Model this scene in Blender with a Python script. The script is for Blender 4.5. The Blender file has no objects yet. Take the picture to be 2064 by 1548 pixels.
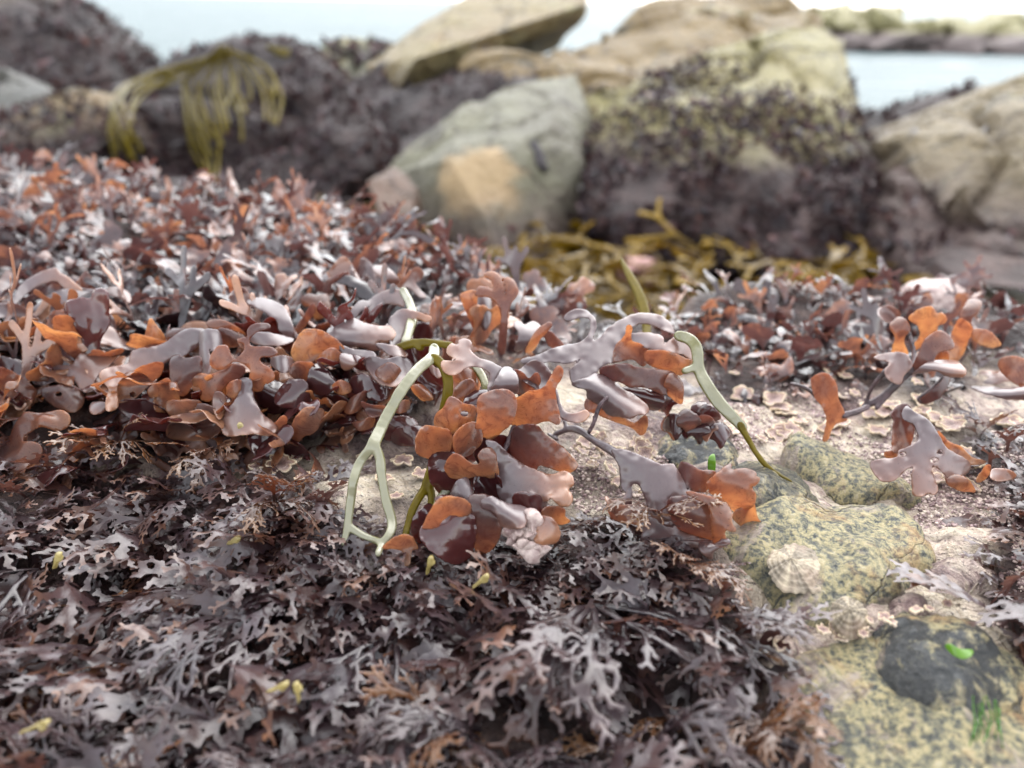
import bpy, math, random
import numpy as np
from mathutils import Vector, Matrix
from mathutils.bvhtree import BVHTree

scene = bpy.context.scene
COL = scene.collection
rng = np.random.default_rng(11)
random.seed(5)
R = math.radians

# ------------------------------------------------------------------ camera
W, H, F = 2064, 1548, 1559.0
CAM = np.array([0.0, 0.0, 0.11])
PITCH, ROLL = 26.3, 1.0
ROT = Matrix.Rotation(R(90 - PITCH), 3, 'X') @ Matrix.Rotation(R(ROLL), 3, 'Z')
RN = np.array(ROT)
cd = bpy.data.cameras.new('camera')
cam = bpy.data.objects.new('camera', cd)
COL.objects.link(cam)
cam.matrix_world = Matrix.Translation(Vector(CAM)) @ ROT.to_4x4()
cd.sensor_width = 36
cd.lens = 36 * F / W
cd.clip_start = 0.005
cd.clip_end = 5000
cd.dof.use_dof = True
cd.dof.focus_distance = 0.178
cd.dof.aperture_fstop = 11.5
scene.camera = cam

# ------------------------------------------------------------------ sky and sun (overcast)
SUN_EL, SUN_AZ = 55, 25
wd = bpy.data.worlds.new('World')
scene.world = wd
wd.use_nodes = True
nt = wd.node_tree
nt.nodes.clear()
sky = nt.nodes.new('ShaderNodeTexSky')
sky.sky_type = 'NISHITA'
sky.sun_disc = False
sky.sun_elevation = R(SUN_EL)
sky.sun_rotation = R(SUN_AZ)
sky.dust_density = 1.2
sky.air_density = 1.3
hs = nt.nodes.new('ShaderNodeHueSaturation')
hs.inputs['Saturation'].default_value = 0.22
hs.inputs['Value'].default_value = 1.0
bg = nt.nodes.new('ShaderNodeBackground')
bg.inputs['Strength'].default_value = 0.15
wo = nt.nodes.new('ShaderNodeOutputWorld')
nt.links.new(sky.outputs[0], hs.inputs['Color'])
nt.links.new(hs.outputs[0], bg.inputs['Color'])
nt.links.new(bg.outputs[0], wo.inputs['Surface'])
sd_ = bpy.data.lights.new('sun', 'SUN')
sd_.energy = 0.7
sd_.angle = R(80)
sd_.color = (1.0, 0.97, 0.92)
sun = bpy.data.objects.new('sun', sd_)
COL.objects.link(sun)
sun.rotation_euler = (R(90 - SUN_EL), 0, R(180 - SUN_AZ))

vs = scene.view_settings
vs.view_transform = 'Standard'
vs.look = 'None'
vs.gamma = 1
vs.exposure = 2.05
cy = scene.cycles
cy.use_denoising = True
cy.max_bounces = 8
cy.diffuse_bounces = 3
cy.glossy_bounces = 3
cy.transmission_bounces = 6
cy.transparent_max_bounces = 6
cy.sample_clamp_indirect = 6


# ------------------------------------------------------------------ numeric helpers
def rays(px, py):
    px = np.asarray(px, float); py = np.asarray(py, float)
    l = np.stack([(px - W / 2) / F, -(py - H / 2) / F, -np.ones_like(px)], -1)
    return l @ RN.T


def P(px, py, d):
    return CAM + rays(px, py) * np.asarray(d)[..., None]


def proj(p):
    l = (np.asarray(p) - CAM) @ RN
    d = -l[..., 2]
    return W / 2 + F * l[..., 0] / d, H / 2 - F * l[..., 1] / d, d


def _h(ix, iy, iz):
    n = (ix * 374761393 + iy * 668265263 + iz * 2147483647 + 1013904223) & 0xffffffff
    n = ((n ^ (n >> 13)) * 1274126177) & 0xffffffff
    n = ((n ^ (n >> 16)) * 2246822519) & 0xffffffff
    return ((n ^ (n >> 15)) & 0xffff) / 32767.5 - 1.0


def noise(p, s=1.0, seed=0):
    p = np.asarray(p, float) * s + seed * 17.31
    if p.shape[-1] == 2:
        p = np.concatenate([p, np.full(p.shape[:-1] + (1,), 0.37 + seed)], -1)
    i = np.floor(p).astype(np.int64); f = p - i; u = f * f * (3 - 2 * f)
    x, y, z = i[..., 0], i[..., 1], i[..., 2]
    r = 0
    for a in (0, 1):
        for b in (0, 1):
            for c in (0, 1):
                w = (u[..., 0] if a else 1 - u[..., 0]) * (u[..., 1] if b else 1 - u[..., 1]) * (u[..., 2] if c else 1 - u[..., 2])
                r = r + w * _h(x + a, y + b, z + c)
    return r


def fbm(p, s=1.0, o=4, seed=0, g=0.5):
    r = 0; a = 1
    for k in range(o):
        r = r + a * noise(p, s * 2 ** k, seed + k); a *= g
    return r


def sstep(a, b, x):
    t = np.clip((x - a) / (b - a), 0, 1)
    return t * t * (3 - 2 * t)


def chaikin(p, n=2, closed=True):
    p = np.asarray(p, float)
    for _ in range(n):
        if closed:
            q = np.roll(p, -1, 0)
            p = np.stack([.75 * p + .25 * q, .25 * p + .75 * q], 1).reshape(-1, p.shape[1])
        else:
            a, b = p[:-1], p[1:]
            m = np.stack([.75 * a + .25 * b, .25 * a + .75 * b], 1).reshape(-1, p.shape[1])
            p = np.concatenate([p[:1], m, p[-1:]])
    return p


def spline(p, m=5):
    """closed Catmull-Rom curve through the points"""
    p = np.asarray(p, float); a, b, c, d = np.roll(p, 1, 0), p, np.roll(p, -1, 0), np.roll(p, -2, 0)
    t = (np.arange(m) / m)[None, :, None]
    a, b, c, d = (v[:, None] for v in (a, b, c, d))
    r = .5 * (2 * b + (c - a) * t + (2 * a - 5 * b + 4 * c - d) * t ** 2 + (3 * b - a - 3 * c + d) * t ** 3)
    return r.reshape(-1, p.shape[1])


def poly_sdf(poly):
    a = np.asarray(poly, float); b = np.roll(a, -1, 0); e = b - a
    ll = (e ** 2).sum(1) + 1e-12

    def f(q):
        sh = q.shape[:-1]; q = q.reshape(-1, 2)
        w = q[:, None] - a[None]
        t = np.clip((w * e).sum(-1) / ll, 0, 1)
        d = np.sqrt(((w - t[..., None] * e) ** 2).sum(-1).min(1))
        c1 = q[:, None, 1] >= a[None, :, 1]; c2 = q[:, None, 1] < b[None, :, 1]
        cr = e[:, 0] * w[..., 1] - e[:, 1] * w[..., 0]
        ins = ((c1 & c2 & (cr > 0)).sum(1) - (~c1 & ~c2 & (cr < 0)).sum(1)) != 0
        return np.where(ins, -d, d).reshape(sh)
    return f


def smin(a, b, k):
    h = np.clip(.5 + .5 * (b - a) / k, 0, 1)
    return b * (1 - h) + a * h - k * h * (1 - h)


def strokes_sdf(segs, k):
    """segs: (x0,y0,x1,y1,r0,r1)"""
    def f(q):
        D = None
        for x0, y0, x1, y1, r0, r1 in segs:
            ex, ey = x1 - x0, y1 - y0
            t = np.clip(((q[..., 0] - x0) * ex + (q[..., 1] - y0) * ey) / (ex * ex + ey * ey + 1e-12), 0, 1)
            d = np.hypot(q[..., 0] - x0 - t * ex, q[..., 1] - y0 - t * ey) - (r0 + (r1 - r0) * t)
            D = d if D is None else smin(D, d, k)
        return D
    return f


def sheet(sdf, bbox, step):
    x0, y0, x1, y1 = bbox
    xs = np.arange(x0 - step, x1 + 2 * step, step); ys = np.arange(y0 - step, y1 + 2 * step, step)
    G = np.stack(np.meshgrid(xs, ys, indexing='ij'), -1)
    D = sdf(G)
    ins = D < 0
    cell = ins[:-1, :-1] | ins[1:, :-1] | ins[:-1, 1:] | ins[1:, 1:]
    I = np.arange(D.size).reshape(D.shape)
    q = np.stack([I[:-1, :-1], I[1:, :-1], I[1:, 1:], I[:-1, 1:]], -1)[cell]
    used = np.unique(q)
    rm = np.full(D.size, -1); rm[used] = np.arange(len(used))
    q = rm[q]
    V = G.reshape(-1, 2)[used]; d = D.reshape(-1)[used]
    out = d >= 0
    e = step * .1
    for _ in range(3):
        v = V[out]
        if not len(v): break
        dv = sdf(v)
        gx = (sdf(v + [e, 0]) - sdf(v - [e, 0])) / (2 * e); gy = (sdf(v + [0, e]) - sdf(v - [0, e])) / (2 * e)
        g = np.stack([gx, gy], -1); g /= np.maximum((g ** 2).sum(-1, keepdims=True), .25)
        mv = -dv[:, None] * g
        ml = np.linalg.norm(mv, axis=1, keepdims=True)
        V[out] = v + mv * np.minimum(1, 1.5 * step / np.maximum(ml, 1e-9))
    d = np.where(out, 0, d)
    return V, q, d, out


def vnormals(V, q):
    n = np.cross(V[q[:, 2]] - V[q[:, 0]], V[q[:, 3 if q.shape[1] > 3 else 1]] - V[q[:, 1 if q.shape[1] > 3 else 2]])
    N = np.zeros_like(V)
    for k in range(q.shape[1]):
        np.add.at(N, q[:, k], n)
    return N / np.maximum(np.linalg.norm(N, axis=1, keepdims=True), 1e-15)


def solid(C, q, sd, out, T, Re):
    """closed lens shaped solid round a centre sheet; T half thickness, Re rounding distance in sd units"""
    N = vnormals(C, q)
    u = np.clip(-sd / Re, 0, 1)
    h = (T * np.sqrt(np.maximum(0, 1 - (1 - u) ** 2)))[:, None]
    inner = np.where(~out)[0]
    back = np.arange(len(C)); back[inner] = len(C) + np.arange(len(inner))
    V = np.concatenate([C + N * h, (C - N * h)[inner]])
    Q = np.concatenate([q, back[q][:, ::-1]])
    return V, Q, inner


def mesh(name, V, Q, mat=None, attrs=None, smooth=True):
    V = np.asarray(V, np.float32); Q = np.asarray(Q, np.int32)
    m = bpy.data.meshes.new(name)
    m.vertices.add(len(V)); m.vertices.foreach_set('co', V.ravel())
    k = Q.shape[1]
    m.loops.add(Q.size); m.loops.foreach_set('vertex_index', Q.ravel())
    m.polygons.add(len(Q))
    m.polygons.foreach_set('loop_start', np.arange(0, Q.size, k, dtype=np.int32))
    m.polygons.foreach_set('use_smooth', np.full(len(Q), smooth))
    for an, av in (attrs or {}).items():
        a = m.attributes.new(an, 'FLOAT', 'POINT'); a.data.foreach_set('value', np.asarray(av, np.float32))
    m.update(calc_edges=True); m.validate()
    if mat: m.materials.append(mat)
    return m


def obj(name, me, parent=None, label=None, cat=None, group=None, kind=None, loc=None):
    o = bpy.data.objects.new(name, me)
    COL.objects.link(o)
    if parent: o.parent = parent
    if label: o['label'] = label
    if cat: o['category'] = cat
    if group: o['group'] = group
    if kind: o['kind'] = kind
    if loc is not None: o.location = loc
    return o


def root(name, loc, label, cat, group=None):
    return obj(name, None, None, label, cat, group, None, loc)


def part(name, V, Q, mat, parent, attrs=None, **kw):
    """V in world space; stored relative to the thing's base"""
    base = np.array(parent.location) if parent else 0
    if parent and parent.parent: base = base + np.array(parent.parent.location)
    return obj(name, mesh(name, V - base, Q, mat, attrs), parent, **kw)


# ------------------------------------------------------------------ material helpers
class NT:
    def __init__(s, name):
        s.m = bpy.data.materials.new(name); s.m.use_nodes = True
        s.t = s.m.node_tree; s.t.nodes.clear()

    def n(s, typ, props=None, **ins):
        nd = s.t.nodes.new('ShaderNode' + typ)
        for k, v in (props or {}).items(): setattr(nd, k, v)
        for k, v in ins.items():
            key = int(k[1:]) if k[0] == '_' else k.replace('_', ' ')
            sock = nd.inputs[key]
            if hasattr(v, 'is_output'): s.t.links.new(v, sock)
            elif hasattr(v, 'outputs'): s.t.links.new(v.outputs[0], sock)
            else:
                if isinstance(v, tuple) and len(v) == 3 and sock.type == 'RGBA': v = v + (1,)
                sock.default_value = v
        return nd

    def ramp(s, fac, stops, interp='LINEAR'):
        nd = s.n('ValToRGB', None, Fac=fac)
        r = nd.color_ramp; r.interpolation = interp
        while len(r.elements) < len(stops): r.elements.new(.5)
        for e, (p, c) in zip(r.elements, stops):
            e.position = p
            e.color = (c, c, c, 1) if isinstance(c, (int, float)) else tuple(c) + (1,)
        return nd.outputs[0]

    def math(s, op, a, b=0.0, clamp=False):
        return s.n('Math', {'operation': op, 'use_clamp': clamp}, _0=a, _1=b).outputs[0]

    def mix(s, f, a, b, mode='MIX'):
        nd = s.t.nodes.new('ShaderNodeMix'); nd.data_type = 'RGBA'; nd.blend_type = mode
        for i, v in ((0, f), (6, a), (7, b)):
            if hasattr(v, 'is_output'): s.t.links.new(v, nd.inputs[i])
            else: nd.inputs[i].default_value = (v + (1,)) if isinstance(v, tuple) and len(v) == 3 else v
        return nd.outputs[2]

    def noise(s, vec, scale, detail=4, rough=.55, dist=0.0):
        return s.n('TexNoise', None, Vector=vec, Scale=scale, Detail=detail, Roughness=rough, Distortion=dist).outputs[0]

    def obj(s): return s.n('TexCoord').outputs['Object']
    def geo(s): return s.n('NewGeometry').outputs['Position']
    def attr(s, a): return s.n('Attribute', {'attribute_name': a}).outputs['Fac']
    def bump(s, h, strength, dist, normal=None):
        kw = dict(Height=h, Strength=strength, Distance=dist)
        if normal is not None: kw['Normal'] = normal
        return s.n('Bump', None, **kw).outputs[0]

    def out(s, sh):
        s.n('OutputMaterial', None, Surface=sh)
        return s.m


def frond_mat(name, stops, tstops, fac, rough=.22, coat=.5, mott=.3, bump=.12, spec=.5, bloom=None, nscale=260, wt=.62, wr=.38, cior=1.55, spots=0., crough=0.):
    """stops: colour from base to tip, tstops: colour of the light that comes through"""
    t = NT(name)
    co = t.obj()
    rnd = t.math('FRACT', t.math('ADD', t.attr('rnd'), t.n('ObjectInfo').outputs['Random']))
    nz = t.noise(co, nscale, 5, .6)
    f = t.math('ADD', t.math('MULTIPLY', t.attr('t'), wt), t.math('ADD', t.math('MULTIPLY', rnd, wr), t.math('MULTIPLY', t.math('SUBTRACT', nz, .5), mott * 2)), True)
    c = t.ramp(f, stops); tc = t.ramp(f, tstops)
    if spots:
        sp = t.ramp(t.noise(co, nscale * 5, 3, .7), [(.63, 0.), (.7, spots)])
        vn = t.ramp(t.noise(co, nscale * .9, 5, .7, 1.5), [(.35, spots), (.5, 0.)])
        c = t.mix(sp, c, (.05, .025, .022)); tc = t.mix(sp, tc, (.2, .06, .04)); tc = t.mix(vn, tc, (.32, .11, .07))
    if bloom:
        b = t.ramp(t.noise(co, nscale * .45, 4, .65), [(.4, 0.), (.72, 1.)])
        c = t.mix(t.math('MULTIPLY', b, bloom[0]), c, bloom[1])
        fc = t.math('SUBTRACT', fac, t.math('MULTIPLY', b, fac * .8))
    else:
        fc = fac
    h = t.noise(co, nscale * 1.6, 4, .6)
    nb = t.bump(h, bump, .0012)
    p = t.n('BsdfPrincipled', None, Base_Color=c, Roughness=rough, Specular_IOR_Level=spec, Coat_Weight=coat, Coat_Roughness=crough if crough else rough * .5, Coat_IOR=cior, Normal=nb)
    tr = t.n('BsdfTranslucent', None, Color=tc)
    return t.out(t.n('MixShader', None, Fac=fc, _1=p.outputs[0], _2=tr.outputs[0]))


M = {}
M['moss'] = frond_mat('irish_moss', [(0, (.07, .046, .05)), (.4, (.12, .07, .065)), (.7, (.18, .098, .07)), (1, (.25, .145, .09))],
                      [(0, (.26, .12, .11)), (.4, (.42, .22, .165)), (.7, (.72, .39, .225)), (1, (.92, .6, .33))], .6, .27, 1., .3, .05, wt=.8, wr=.15, cior=1.5, spots=.65, crough=.2)
M['moss_dark'] = frond_mat('irish_moss_dark', [(0, (.022, .009, .013)), (1, (.09, .03, .03))],
                           [(0, (.16, .04, .035)), (1, (.5, .15, .08))], .38, .13, 1., .15, cior=1.6, spots=.4)
M['moss_grey'] = frond_mat('irish_moss_grey', [(0, (.08, .058, .064)), (.4, (.115, .078, .08)), (.72, (.2, .105, .08)), (1, (.32, .16, .09))],
                           [(0, (.24, .14, .125)), (.5, (.5, .27, .21)), (1, (.85, .47, .28))], .3, .33, 1., .12, .04, wt=1., wr=.1, cior=1.65, spots=.4, crough=.3)
M['turf'] = frond_mat('turf_moss', [(0, (.007, .004, .006)), (.45, (.02, .011, .014)), (.64, (.05, .027, .03)), (.8, (.12, .048, .034)), (1, (.28, .11, .056))],
                      [(0, (.1, .035, .035)), (.6, (.2, .08, .065)), (.82, (.55, .21, .11)), (1, (.85, .4, .18))], .26, .22, 1., .35, .06, wt=.34, wr=.62, cior=1.58, crough=.34)
M['dulse'] = frond_mat('pepper_dulse', [(0, (.005, .003, .004)), (.5, (.018, .009, .011)), (.8, (.045, .021, .018)), (1, (.14, .062, .032))],
                       [(0, (.1, .03, .03)), (.6, (.28, .1, .06)), (1, (.55, .27, .1))], .2, .3, .5, .25, .3, bloom=(.45, (.095, .068, .08)), cior=1.5, crough=.26)
M['dulse_brown'] = frond_mat('dulse_brown', [(0, (.02, .009, .009)), (.5, (.07, .034, .02)), (1, (.2, .1, .04))],
                             [(0, (.3, .09, .05)), (1, (.7, .36, .12))], .36, .28, .8, .25, .25, cior=1.7)
M['thong'] = frond_mat('thong_weed', [(0, (.1, .095, .02)), (.08, (.16, .15, .05)), (.16, (.24, .23, .145)), (1, (.33, .32, .215))], [(0, (.3, .28, .05)), (1, (.5, .47, .2))], .22, .26, .8, .2, .25, cior=1.6, wt=.8, wr=.1)
M['olive'] = frond_mat('olive_weed', [(0, (.07, .052, .004)), (.5, (.16, .118, .006)), (1, (.3, .24, .03))], [(0, (.3, .24, .03)), (1, (.6, .5, .09))], .35, .4, .1, .3, .1, spec=.2)
M['kelp'] = frond_mat('kelp', [(0, (.02, .012, .001)), (.45, (.12, .07, .003)), (1, (.34, .21, .01))], [(0, (.3, .2, .02)), (1, (.6, .42, .05))], .3, .3, .2, .3, .5, spec=.25, nscale=40)
M['green'] = frond_mat('sea_lettuce', [(0, (.05, .15, .01)), (1, (.16, .32, .025))], [(0, (.14, .34, .02)), (1, (.3, .52, .05))], .4, .25, .6, .1, .05)
M['yellowbit'] = frond_mat('bleached_weed', [(0, (.3, .24, .09)), (1, (.52, .44, .22))], [(0, (.6, .5, .15)), (1, (.8, .7, .3))], .3, .35, .3, .2)
M['weedcover'] = frond_mat('boulder_weed', [(0, (.005, .003, .005)), (.45, (.012, .007, .01)), (.68, (.028, .017, .021)), (.84, (.075, .047, .052)), (.93, (.12, .055, .05)), (1, (.22, .12, .09))],
                           [(0, (.1, .05, .05)), (1, (.3, .15, .11))], .08, .4, .12, .3, .2, spec=.22, nscale=30, wt=.35, wr=.62)


def ledge_mat():
    t = NT('coralline_rock')
    co = t.obj()
    n1 = t.noise(co, 38, 8, .62, .6)
    n2 = t.noise(co, 150, 6, .65, .8)
    n3 = t.noise(co, 620, 4, .7)
    c = t.ramp(n2, [(.3, (.05, .03, .03)), (.42, (.2, .13, .12)), (.52, (.42, .32, .27)), (.68, (.62, .52, .42))])
    c = t.mix(t.ramp(n1, [(.47, 0.), (.6, .85)]), c, t.ramp(n3, [(.3, (.56, .48, .32)), (.55, (.68, .59, .46)), (.7, (.75, .69, .6))]))
    c = t.mix(t.ramp(n1, [(.36, .8), (.46, 0.)]), c, t.ramp(n2, [(.35, (.045, .026, .03)), (.6, (.16, .09, .09)), (.75, (.35, .26, .25))]))
    # thin pale rims of the crusts
    vor = t.n('TexVoronoi', {'feature': 'DISTANCE_TO_EDGE'}, Vector=t.n('VectorMath', {'operation': 'ADD'}, _0=co, _1=t.n('VectorMath', {'operation': 'SCALE'}, _0=t.n('TexNoise', None, Vector=co, Scale=180., Detail=3.).outputs[1], Scale=.006).outputs[0]).outputs[0], Scale=120.).outputs[0]
    rim = t.math('MULTIPLY', t.ramp(vor, [(.0, 1.), (.07, 0.)]), t.ramp(t.noise(co, 60, 3), [(.5, 0.), (.58, .6)]))
    c = t.mix(rim, c, (.62, .5, .36))
    # speckle
    sp = t.ramp(n3, [(.62, 0.), (.68, .8)])
    c = t.mix(sp, c, (.62, .56, .42))
    sp2 = t.ramp(t.noise(co, 900, 3, .6), [(.32, .8), (.4, 0.)])
    c = t.mix(sp2, c, (.04, .025, .028))
    # dark root mat, plus undercut shade painted in below the weed
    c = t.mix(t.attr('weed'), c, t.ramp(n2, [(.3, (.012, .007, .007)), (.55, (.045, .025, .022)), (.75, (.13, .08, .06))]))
    h = t.math('ADD', t.math('MULTIPLY', n2, 1.), t.math('MULTIPLY', n3, .35))
    h = t.math('ADD', h, t.math('MULTIPLY', rim, .3))
    nb = t.bump(h, 1., .006)
    p = t.n('BsdfPrincipled', None, Base_Color=c, Roughness=t.ramp(n2, [(.3, .35), (.6, .7)]), Specular_IOR_Level=.45, Normal=nb)
    return t.out(p.outputs[0])


def granite_mat(name, yellow=1.0, dark=0.0):
    t = NT(name)
    co = t.obj()
    v = t.n('TexVoronoi', None, Vector=co, Scale=1050., Randomness=1.).outputs[1]
    g = t.n('SeparateColor', None, Color=v).outputs[0]
    n1 = t.noise(co, 90, 6, .65, .5)
    n2 = t.noise(co, 640, 6, .78)
    c = t.ramp(n2, [(.35, (.03, .038, .042)), (.43, (.15, .15, .12)), (.48, (.36, .33, .2)), (.55, (.6, .5, .26)), (.7, (.68, .61, .43))])
    c = t.mix(t.ramp(g, [(.06, .7), (.2, 0.)]), c, (.06, .07, .075))
    c = t.mix(t.ramp(n1, [(.55, 0.), (.7, .55)]), c, (.6, .32, .12))
    c = t.mix(t.ramp(n1, [(.32, .7), (.46, 0.)]), c, t.ramp(n2, [(.38, (.03, .04, .05)), (.5, (.12, .135, .13)), (.62, (.34, .32, .2))]))
    pk = t.ramp(t.noise(co, 52, 8, .7, .9), [(.54, 0.), (.6, .8)])
    c = t.mix(pk, c, t.ramp(t.noise(co, 330, 5, .7), [(.3, (.2, .13, .12)), (.5, (.48, .38, .33)), (.7, (.64, .56, .48))]))
    wv = t.n('VectorMath', {'operation': 'ADD'}, _0=co, _1=t.n('VectorMath', {'operation': 'SCALE'}, _0=t.n('TexNoise', None, Vector=co, Scale=60., Detail=4.).outputs[1], Scale=.02).outputs[0]).outputs[0]
    ve = t.n('TexVoronoi', {'feature': 'DISTANCE_TO_EDGE'}, Vector=wv, Scale=34.).outputs[0]
    crk = t.math('MULTIPLY', t.ramp(ve, [(.0, .8), (.01, 0.)]), t.ramp(t.noise(co, 45, 2), [(.5, 0.), (.6, .8)]))
    c = t.mix(crk, c, (.035, .03, .028))
    if dark:
        dk = t.ramp(t.noise(co, 120, 8, .68, .7), [(.49, dark), (.57, dark * .1)])
        c = t.mix(dk, c, t.ramp(n2, [(.3, (.018, .02, .024)), (.6, (.06, .065, .07)), (.8, (.16, .17, .16))]))
    h = t.math('SUBTRACT', t.math('ADD', n2, t.math('MULTIPLY', n1, 1.5)), t.math('MULTIPLY', crk, 1.2))
    nb = t.bump(h, 1., .0035)
    p = t.n('BsdfPrincipled', None, Base_Color=c, Roughness=.5 if not dark else .2, Specular_IOR_Level=.5, Normal=nb)
    return t.out(p.outputs[0])


def boulder_mat(name, top, top2, low, low2, line, soft, seed=0., stain=None, spot=None):
    """bare stone above the weed line, dark crusts and stains below it"""
    t = NT(name)
    co = t.n('VectorMath', {'operation': 'ADD'}, _0=t.geo(), _1=(seed, seed * 1.7, seed * .6)).outputs[0]
    z = t.n('SeparateXYZ', None, Vector=t.geo()).outputs[2]
    n1 = t.noise(co, 3.2, 7, .6, .4); n2 = t.noise(co, 14, 7, .65, .3); n3 = t.noise(co, 70, 5, .7)
    ct = t.mix(t.ramp(n1, [(.4, 0.), (.62, 1.)]), top, top2)
    ct = t.mix(t.ramp(n2, [(.56, 0.), (.7, .55)]), ct, tuple(x * .55 for x in top))
    ct = t.mix(t.ramp(n3, [(.36, .55), (.52, 0.)]), ct, (.09, .08, .06))
    ct = t.mix(t.ramp(t.noise(co, 34, 4, .6), [(.3, .6), (.42, 0.)]), ct, (.12, .1, .08))
    vc = t.n('TexVoronoi', {'feature': 'DISTANCE_TO_EDGE'}, Vector=t.n('VectorMath', {'operation': 'ADD'}, _0=co, _1=t.n('VectorMath', {'operation': 'SCALE'}, _0=t.n('TexNoise', None, Vector=co, Scale=5., Detail=5.).outputs[1], Scale=.22).outputs[0]).outputs[0], Scale=3.6).outputs[0]
    ct = t.mix(t.ramp(vc, [(.0, .85), (.022, 0.)]), ct, (.05, .04, .035))
    pt = t.ramp(t.noise(co, 7., 8, .68, .6), [(.57, 0.), (.61, .8)])
    ct = t.mix(pt, ct, (.09, .08, .062))
    pp = t.ramp(t.noise(co, 5., 8, .68, .9), [(.6, 0.), (.65, .6)])
    ct = t.mix(pp, ct, (.46, .44, .3))
    ct = t.n('HueSaturation', None, Color=ct, Value=.74, Saturation=1.45).outputs[0]
    if stain:
        dv = t.n('VectorMath', {'operation': 'SUBTRACT'}, _0=t.geo(), _1=tuple(float(v) for v in spot[0])).outputs[0]
        ds = t.n('VectorMath', {'operation': 'LENGTH'}, _0=dv).outputs[1]
        ds = t.math('ADD', ds, t.math('MULTIPLY', t.math('SUBTRACT', n2, .5), .16))
        spm = t.n('MapRange', None, Value=ds, From_Min=spot[1] * .7, From_Max=spot[1] * 1.1, To_Min=.85, To_Max=0.).outputs[0]
    else: spm = None
    if spm is not None: ct = t.mix(spm, ct, stain)
    cl = t.ramp(n2, [(.3, low), (.52, tuple((a + b) / 2 for a, b in zip(low, low2))), (.66, low2)])
    cl = t.mix(t.ramp(n3, [(.4, .5), (.55, 0.)]), cl, low)
    cl = t.n('HueSaturation', None, Color=cl, Value=.72).outputs[0]
    f = t.math('ADD', z, t.math('MULTIPLY', t.math('SUBTRACT', n1, .5), soft * 3))
    f = t.n('MapRange', None, Value=f, From_Min=line - soft, From_Max=line + soft).outputs[0]
    c = t.mix(f, cl, ct)
    nb = t.bump(t.math('ADD', n2, t.math('MULTIPLY', n3, .3)), .9, .05)
    p = t.n('BsdfPrincipled', None, Base_Color=c, Roughness=.6, Specular_IOR_Level=.4, Normal=nb)
    return t.out(p.outputs[0])


def crust_mat():
    t = NT('lobed_crust')
    co = t.obj(); r = t.attr('t')
    n = t.noise(co, 420, 5, .65)
    f = t.math('ADD', r, t.math('MULTIPLY', t.math('SUBTRACT', n, .5), .25))
    c = t.ramp(f, [(.0, (.12, .07, .06)), (.45, (.24, .15, .13)), (.72, (.36, .25, .2)), (.86, (.3, .17, .11)), (.93, (.66, .52, .34)), (1, (.72, .6, .42))])
    c = t.mix(t.ramp(t.noise(co, 160, 5, .6), [(.5, 0.), (.65, .6)]), c, (.4, .31, .29))
    nb = t.bump(t.math('ADD', n, t.math('SINE', t.math('MULTIPLY', r, 26.))), .4, .0006)
    p = t.n('BsdfPrincipled', None, Base_Color=c, Roughness=.5, Normal=nb)
    return t.out(p.outputs[0])


def limpet_mat():
    t = NT('limpet_shell')
    co = t.obj(); r = t.attr('t'); g = t.attr('rib')
    n = t.noise(co, 500, 5, .65); n1 = t.noise(co, 130, 4)
    c = t.ramp(t.math('ADD', t.math('MULTIPLY', g, .55), t.math('MULTIPLY', n, .5)), [(.25, (.1, .08, .055)), (.5, (.21, .17, .12)), (.8, (.36, .3, .21))])
    c = t.mix(t.ramp(n1, [(.5, 0.), (.62, .7)]), c, (.2, .14, .1))
    nb = t.bump(n, .6, .001)
    return t.out(t.n('BsdfPrincipled', None, Base_Color=c, Roughness=.55, Normal=nb).outputs[0])


def plain_mat(name, c1, c2, scale, rough=.5, bumpd=.001):
    t = NT(name); co = t.obj(); n = t.noise(co, scale, 6, .65)
    nb = t.bump(n, .6, bumpd)
    return t.out(t.n('BsdfPrincipled', None, Base_Color=t.ramp(n, [(.35, c1), (.65, c2)]), Roughness=rough, Normal=nb).outputs[0])


def sea_mat():
    t = NT('sea_water'); g = t.geo()
    sc = t.n('Mapping', None, Vector=g, Scale=(.5, 1.6, 1.)).outputs[0]
    n = t.noise(sc, 1.1, 6, .6, .5); n2 = t.noise(sc, .16, 3, .5)
    fo = t.ramp(t.noise(sc, .55, 7, .62, 1.2), [(.57, 0.), (.66, .7)])
    c = t.mix(fo, t.mix(n2, (.075, .105, .11), (.115, .15, .155)), (.26, .3, .305))
    nb = t.bump(n, .5, .35)
    p = t.n('BsdfPrincipled', None, Base_Color=c, Roughness=.45, Specular_IOR_Level=.12, IOR=1.33, Normal=nb)
    return t.out(p.outputs[0])


M['ledge'] = ledge_mat()
M['granite'] = granite_mat('lichen_granite')
M['granite_dark'] = granite_mat('dark_stone', dark=.97)
M['granite_grey'] = granite_mat('grey_stone', dark=.75)
M['crust'] = crust_mat()
M['limpet'] = limpet_mat()
M['coral'] = plain_mat('pink_coralline', (.2, .125, .12), (.5, .4, .36), 420)
M['stipe'] = plain_mat('dark_stipe', (.02, .012, .014), (.08, .045, .05), 300, .3)
M['sea'] = sea_mat()
M['bed'] = plain_mat('gully_bed', (.008, .006, .003), (.08, .055, .025), 9, .45, .03)
#@@MAT_END

# ------------------------------------------------------------------ ground: the near rock ledge
def plane_hit(px, py, z=0.0):
    r = rays(px, py)
    return CAM + r * ((z - CAM[2]) / r[..., 2])[..., None]


EDGE_PX = np.array([(-900, 360), (-300, 368), (0, 376), (300, 400), (560, 434), (800, 502), (950, 574), (1020, 622), (1120, 650), (1250, 656),
                    (1360, 640), (1420, 592), (1700, 586), (2064, 618), (2500, 650), (3200, 680)], float)
EDGE = plane_hit(EDGE_PX[:, 0], EDGE_PX[:, 1])

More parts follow.
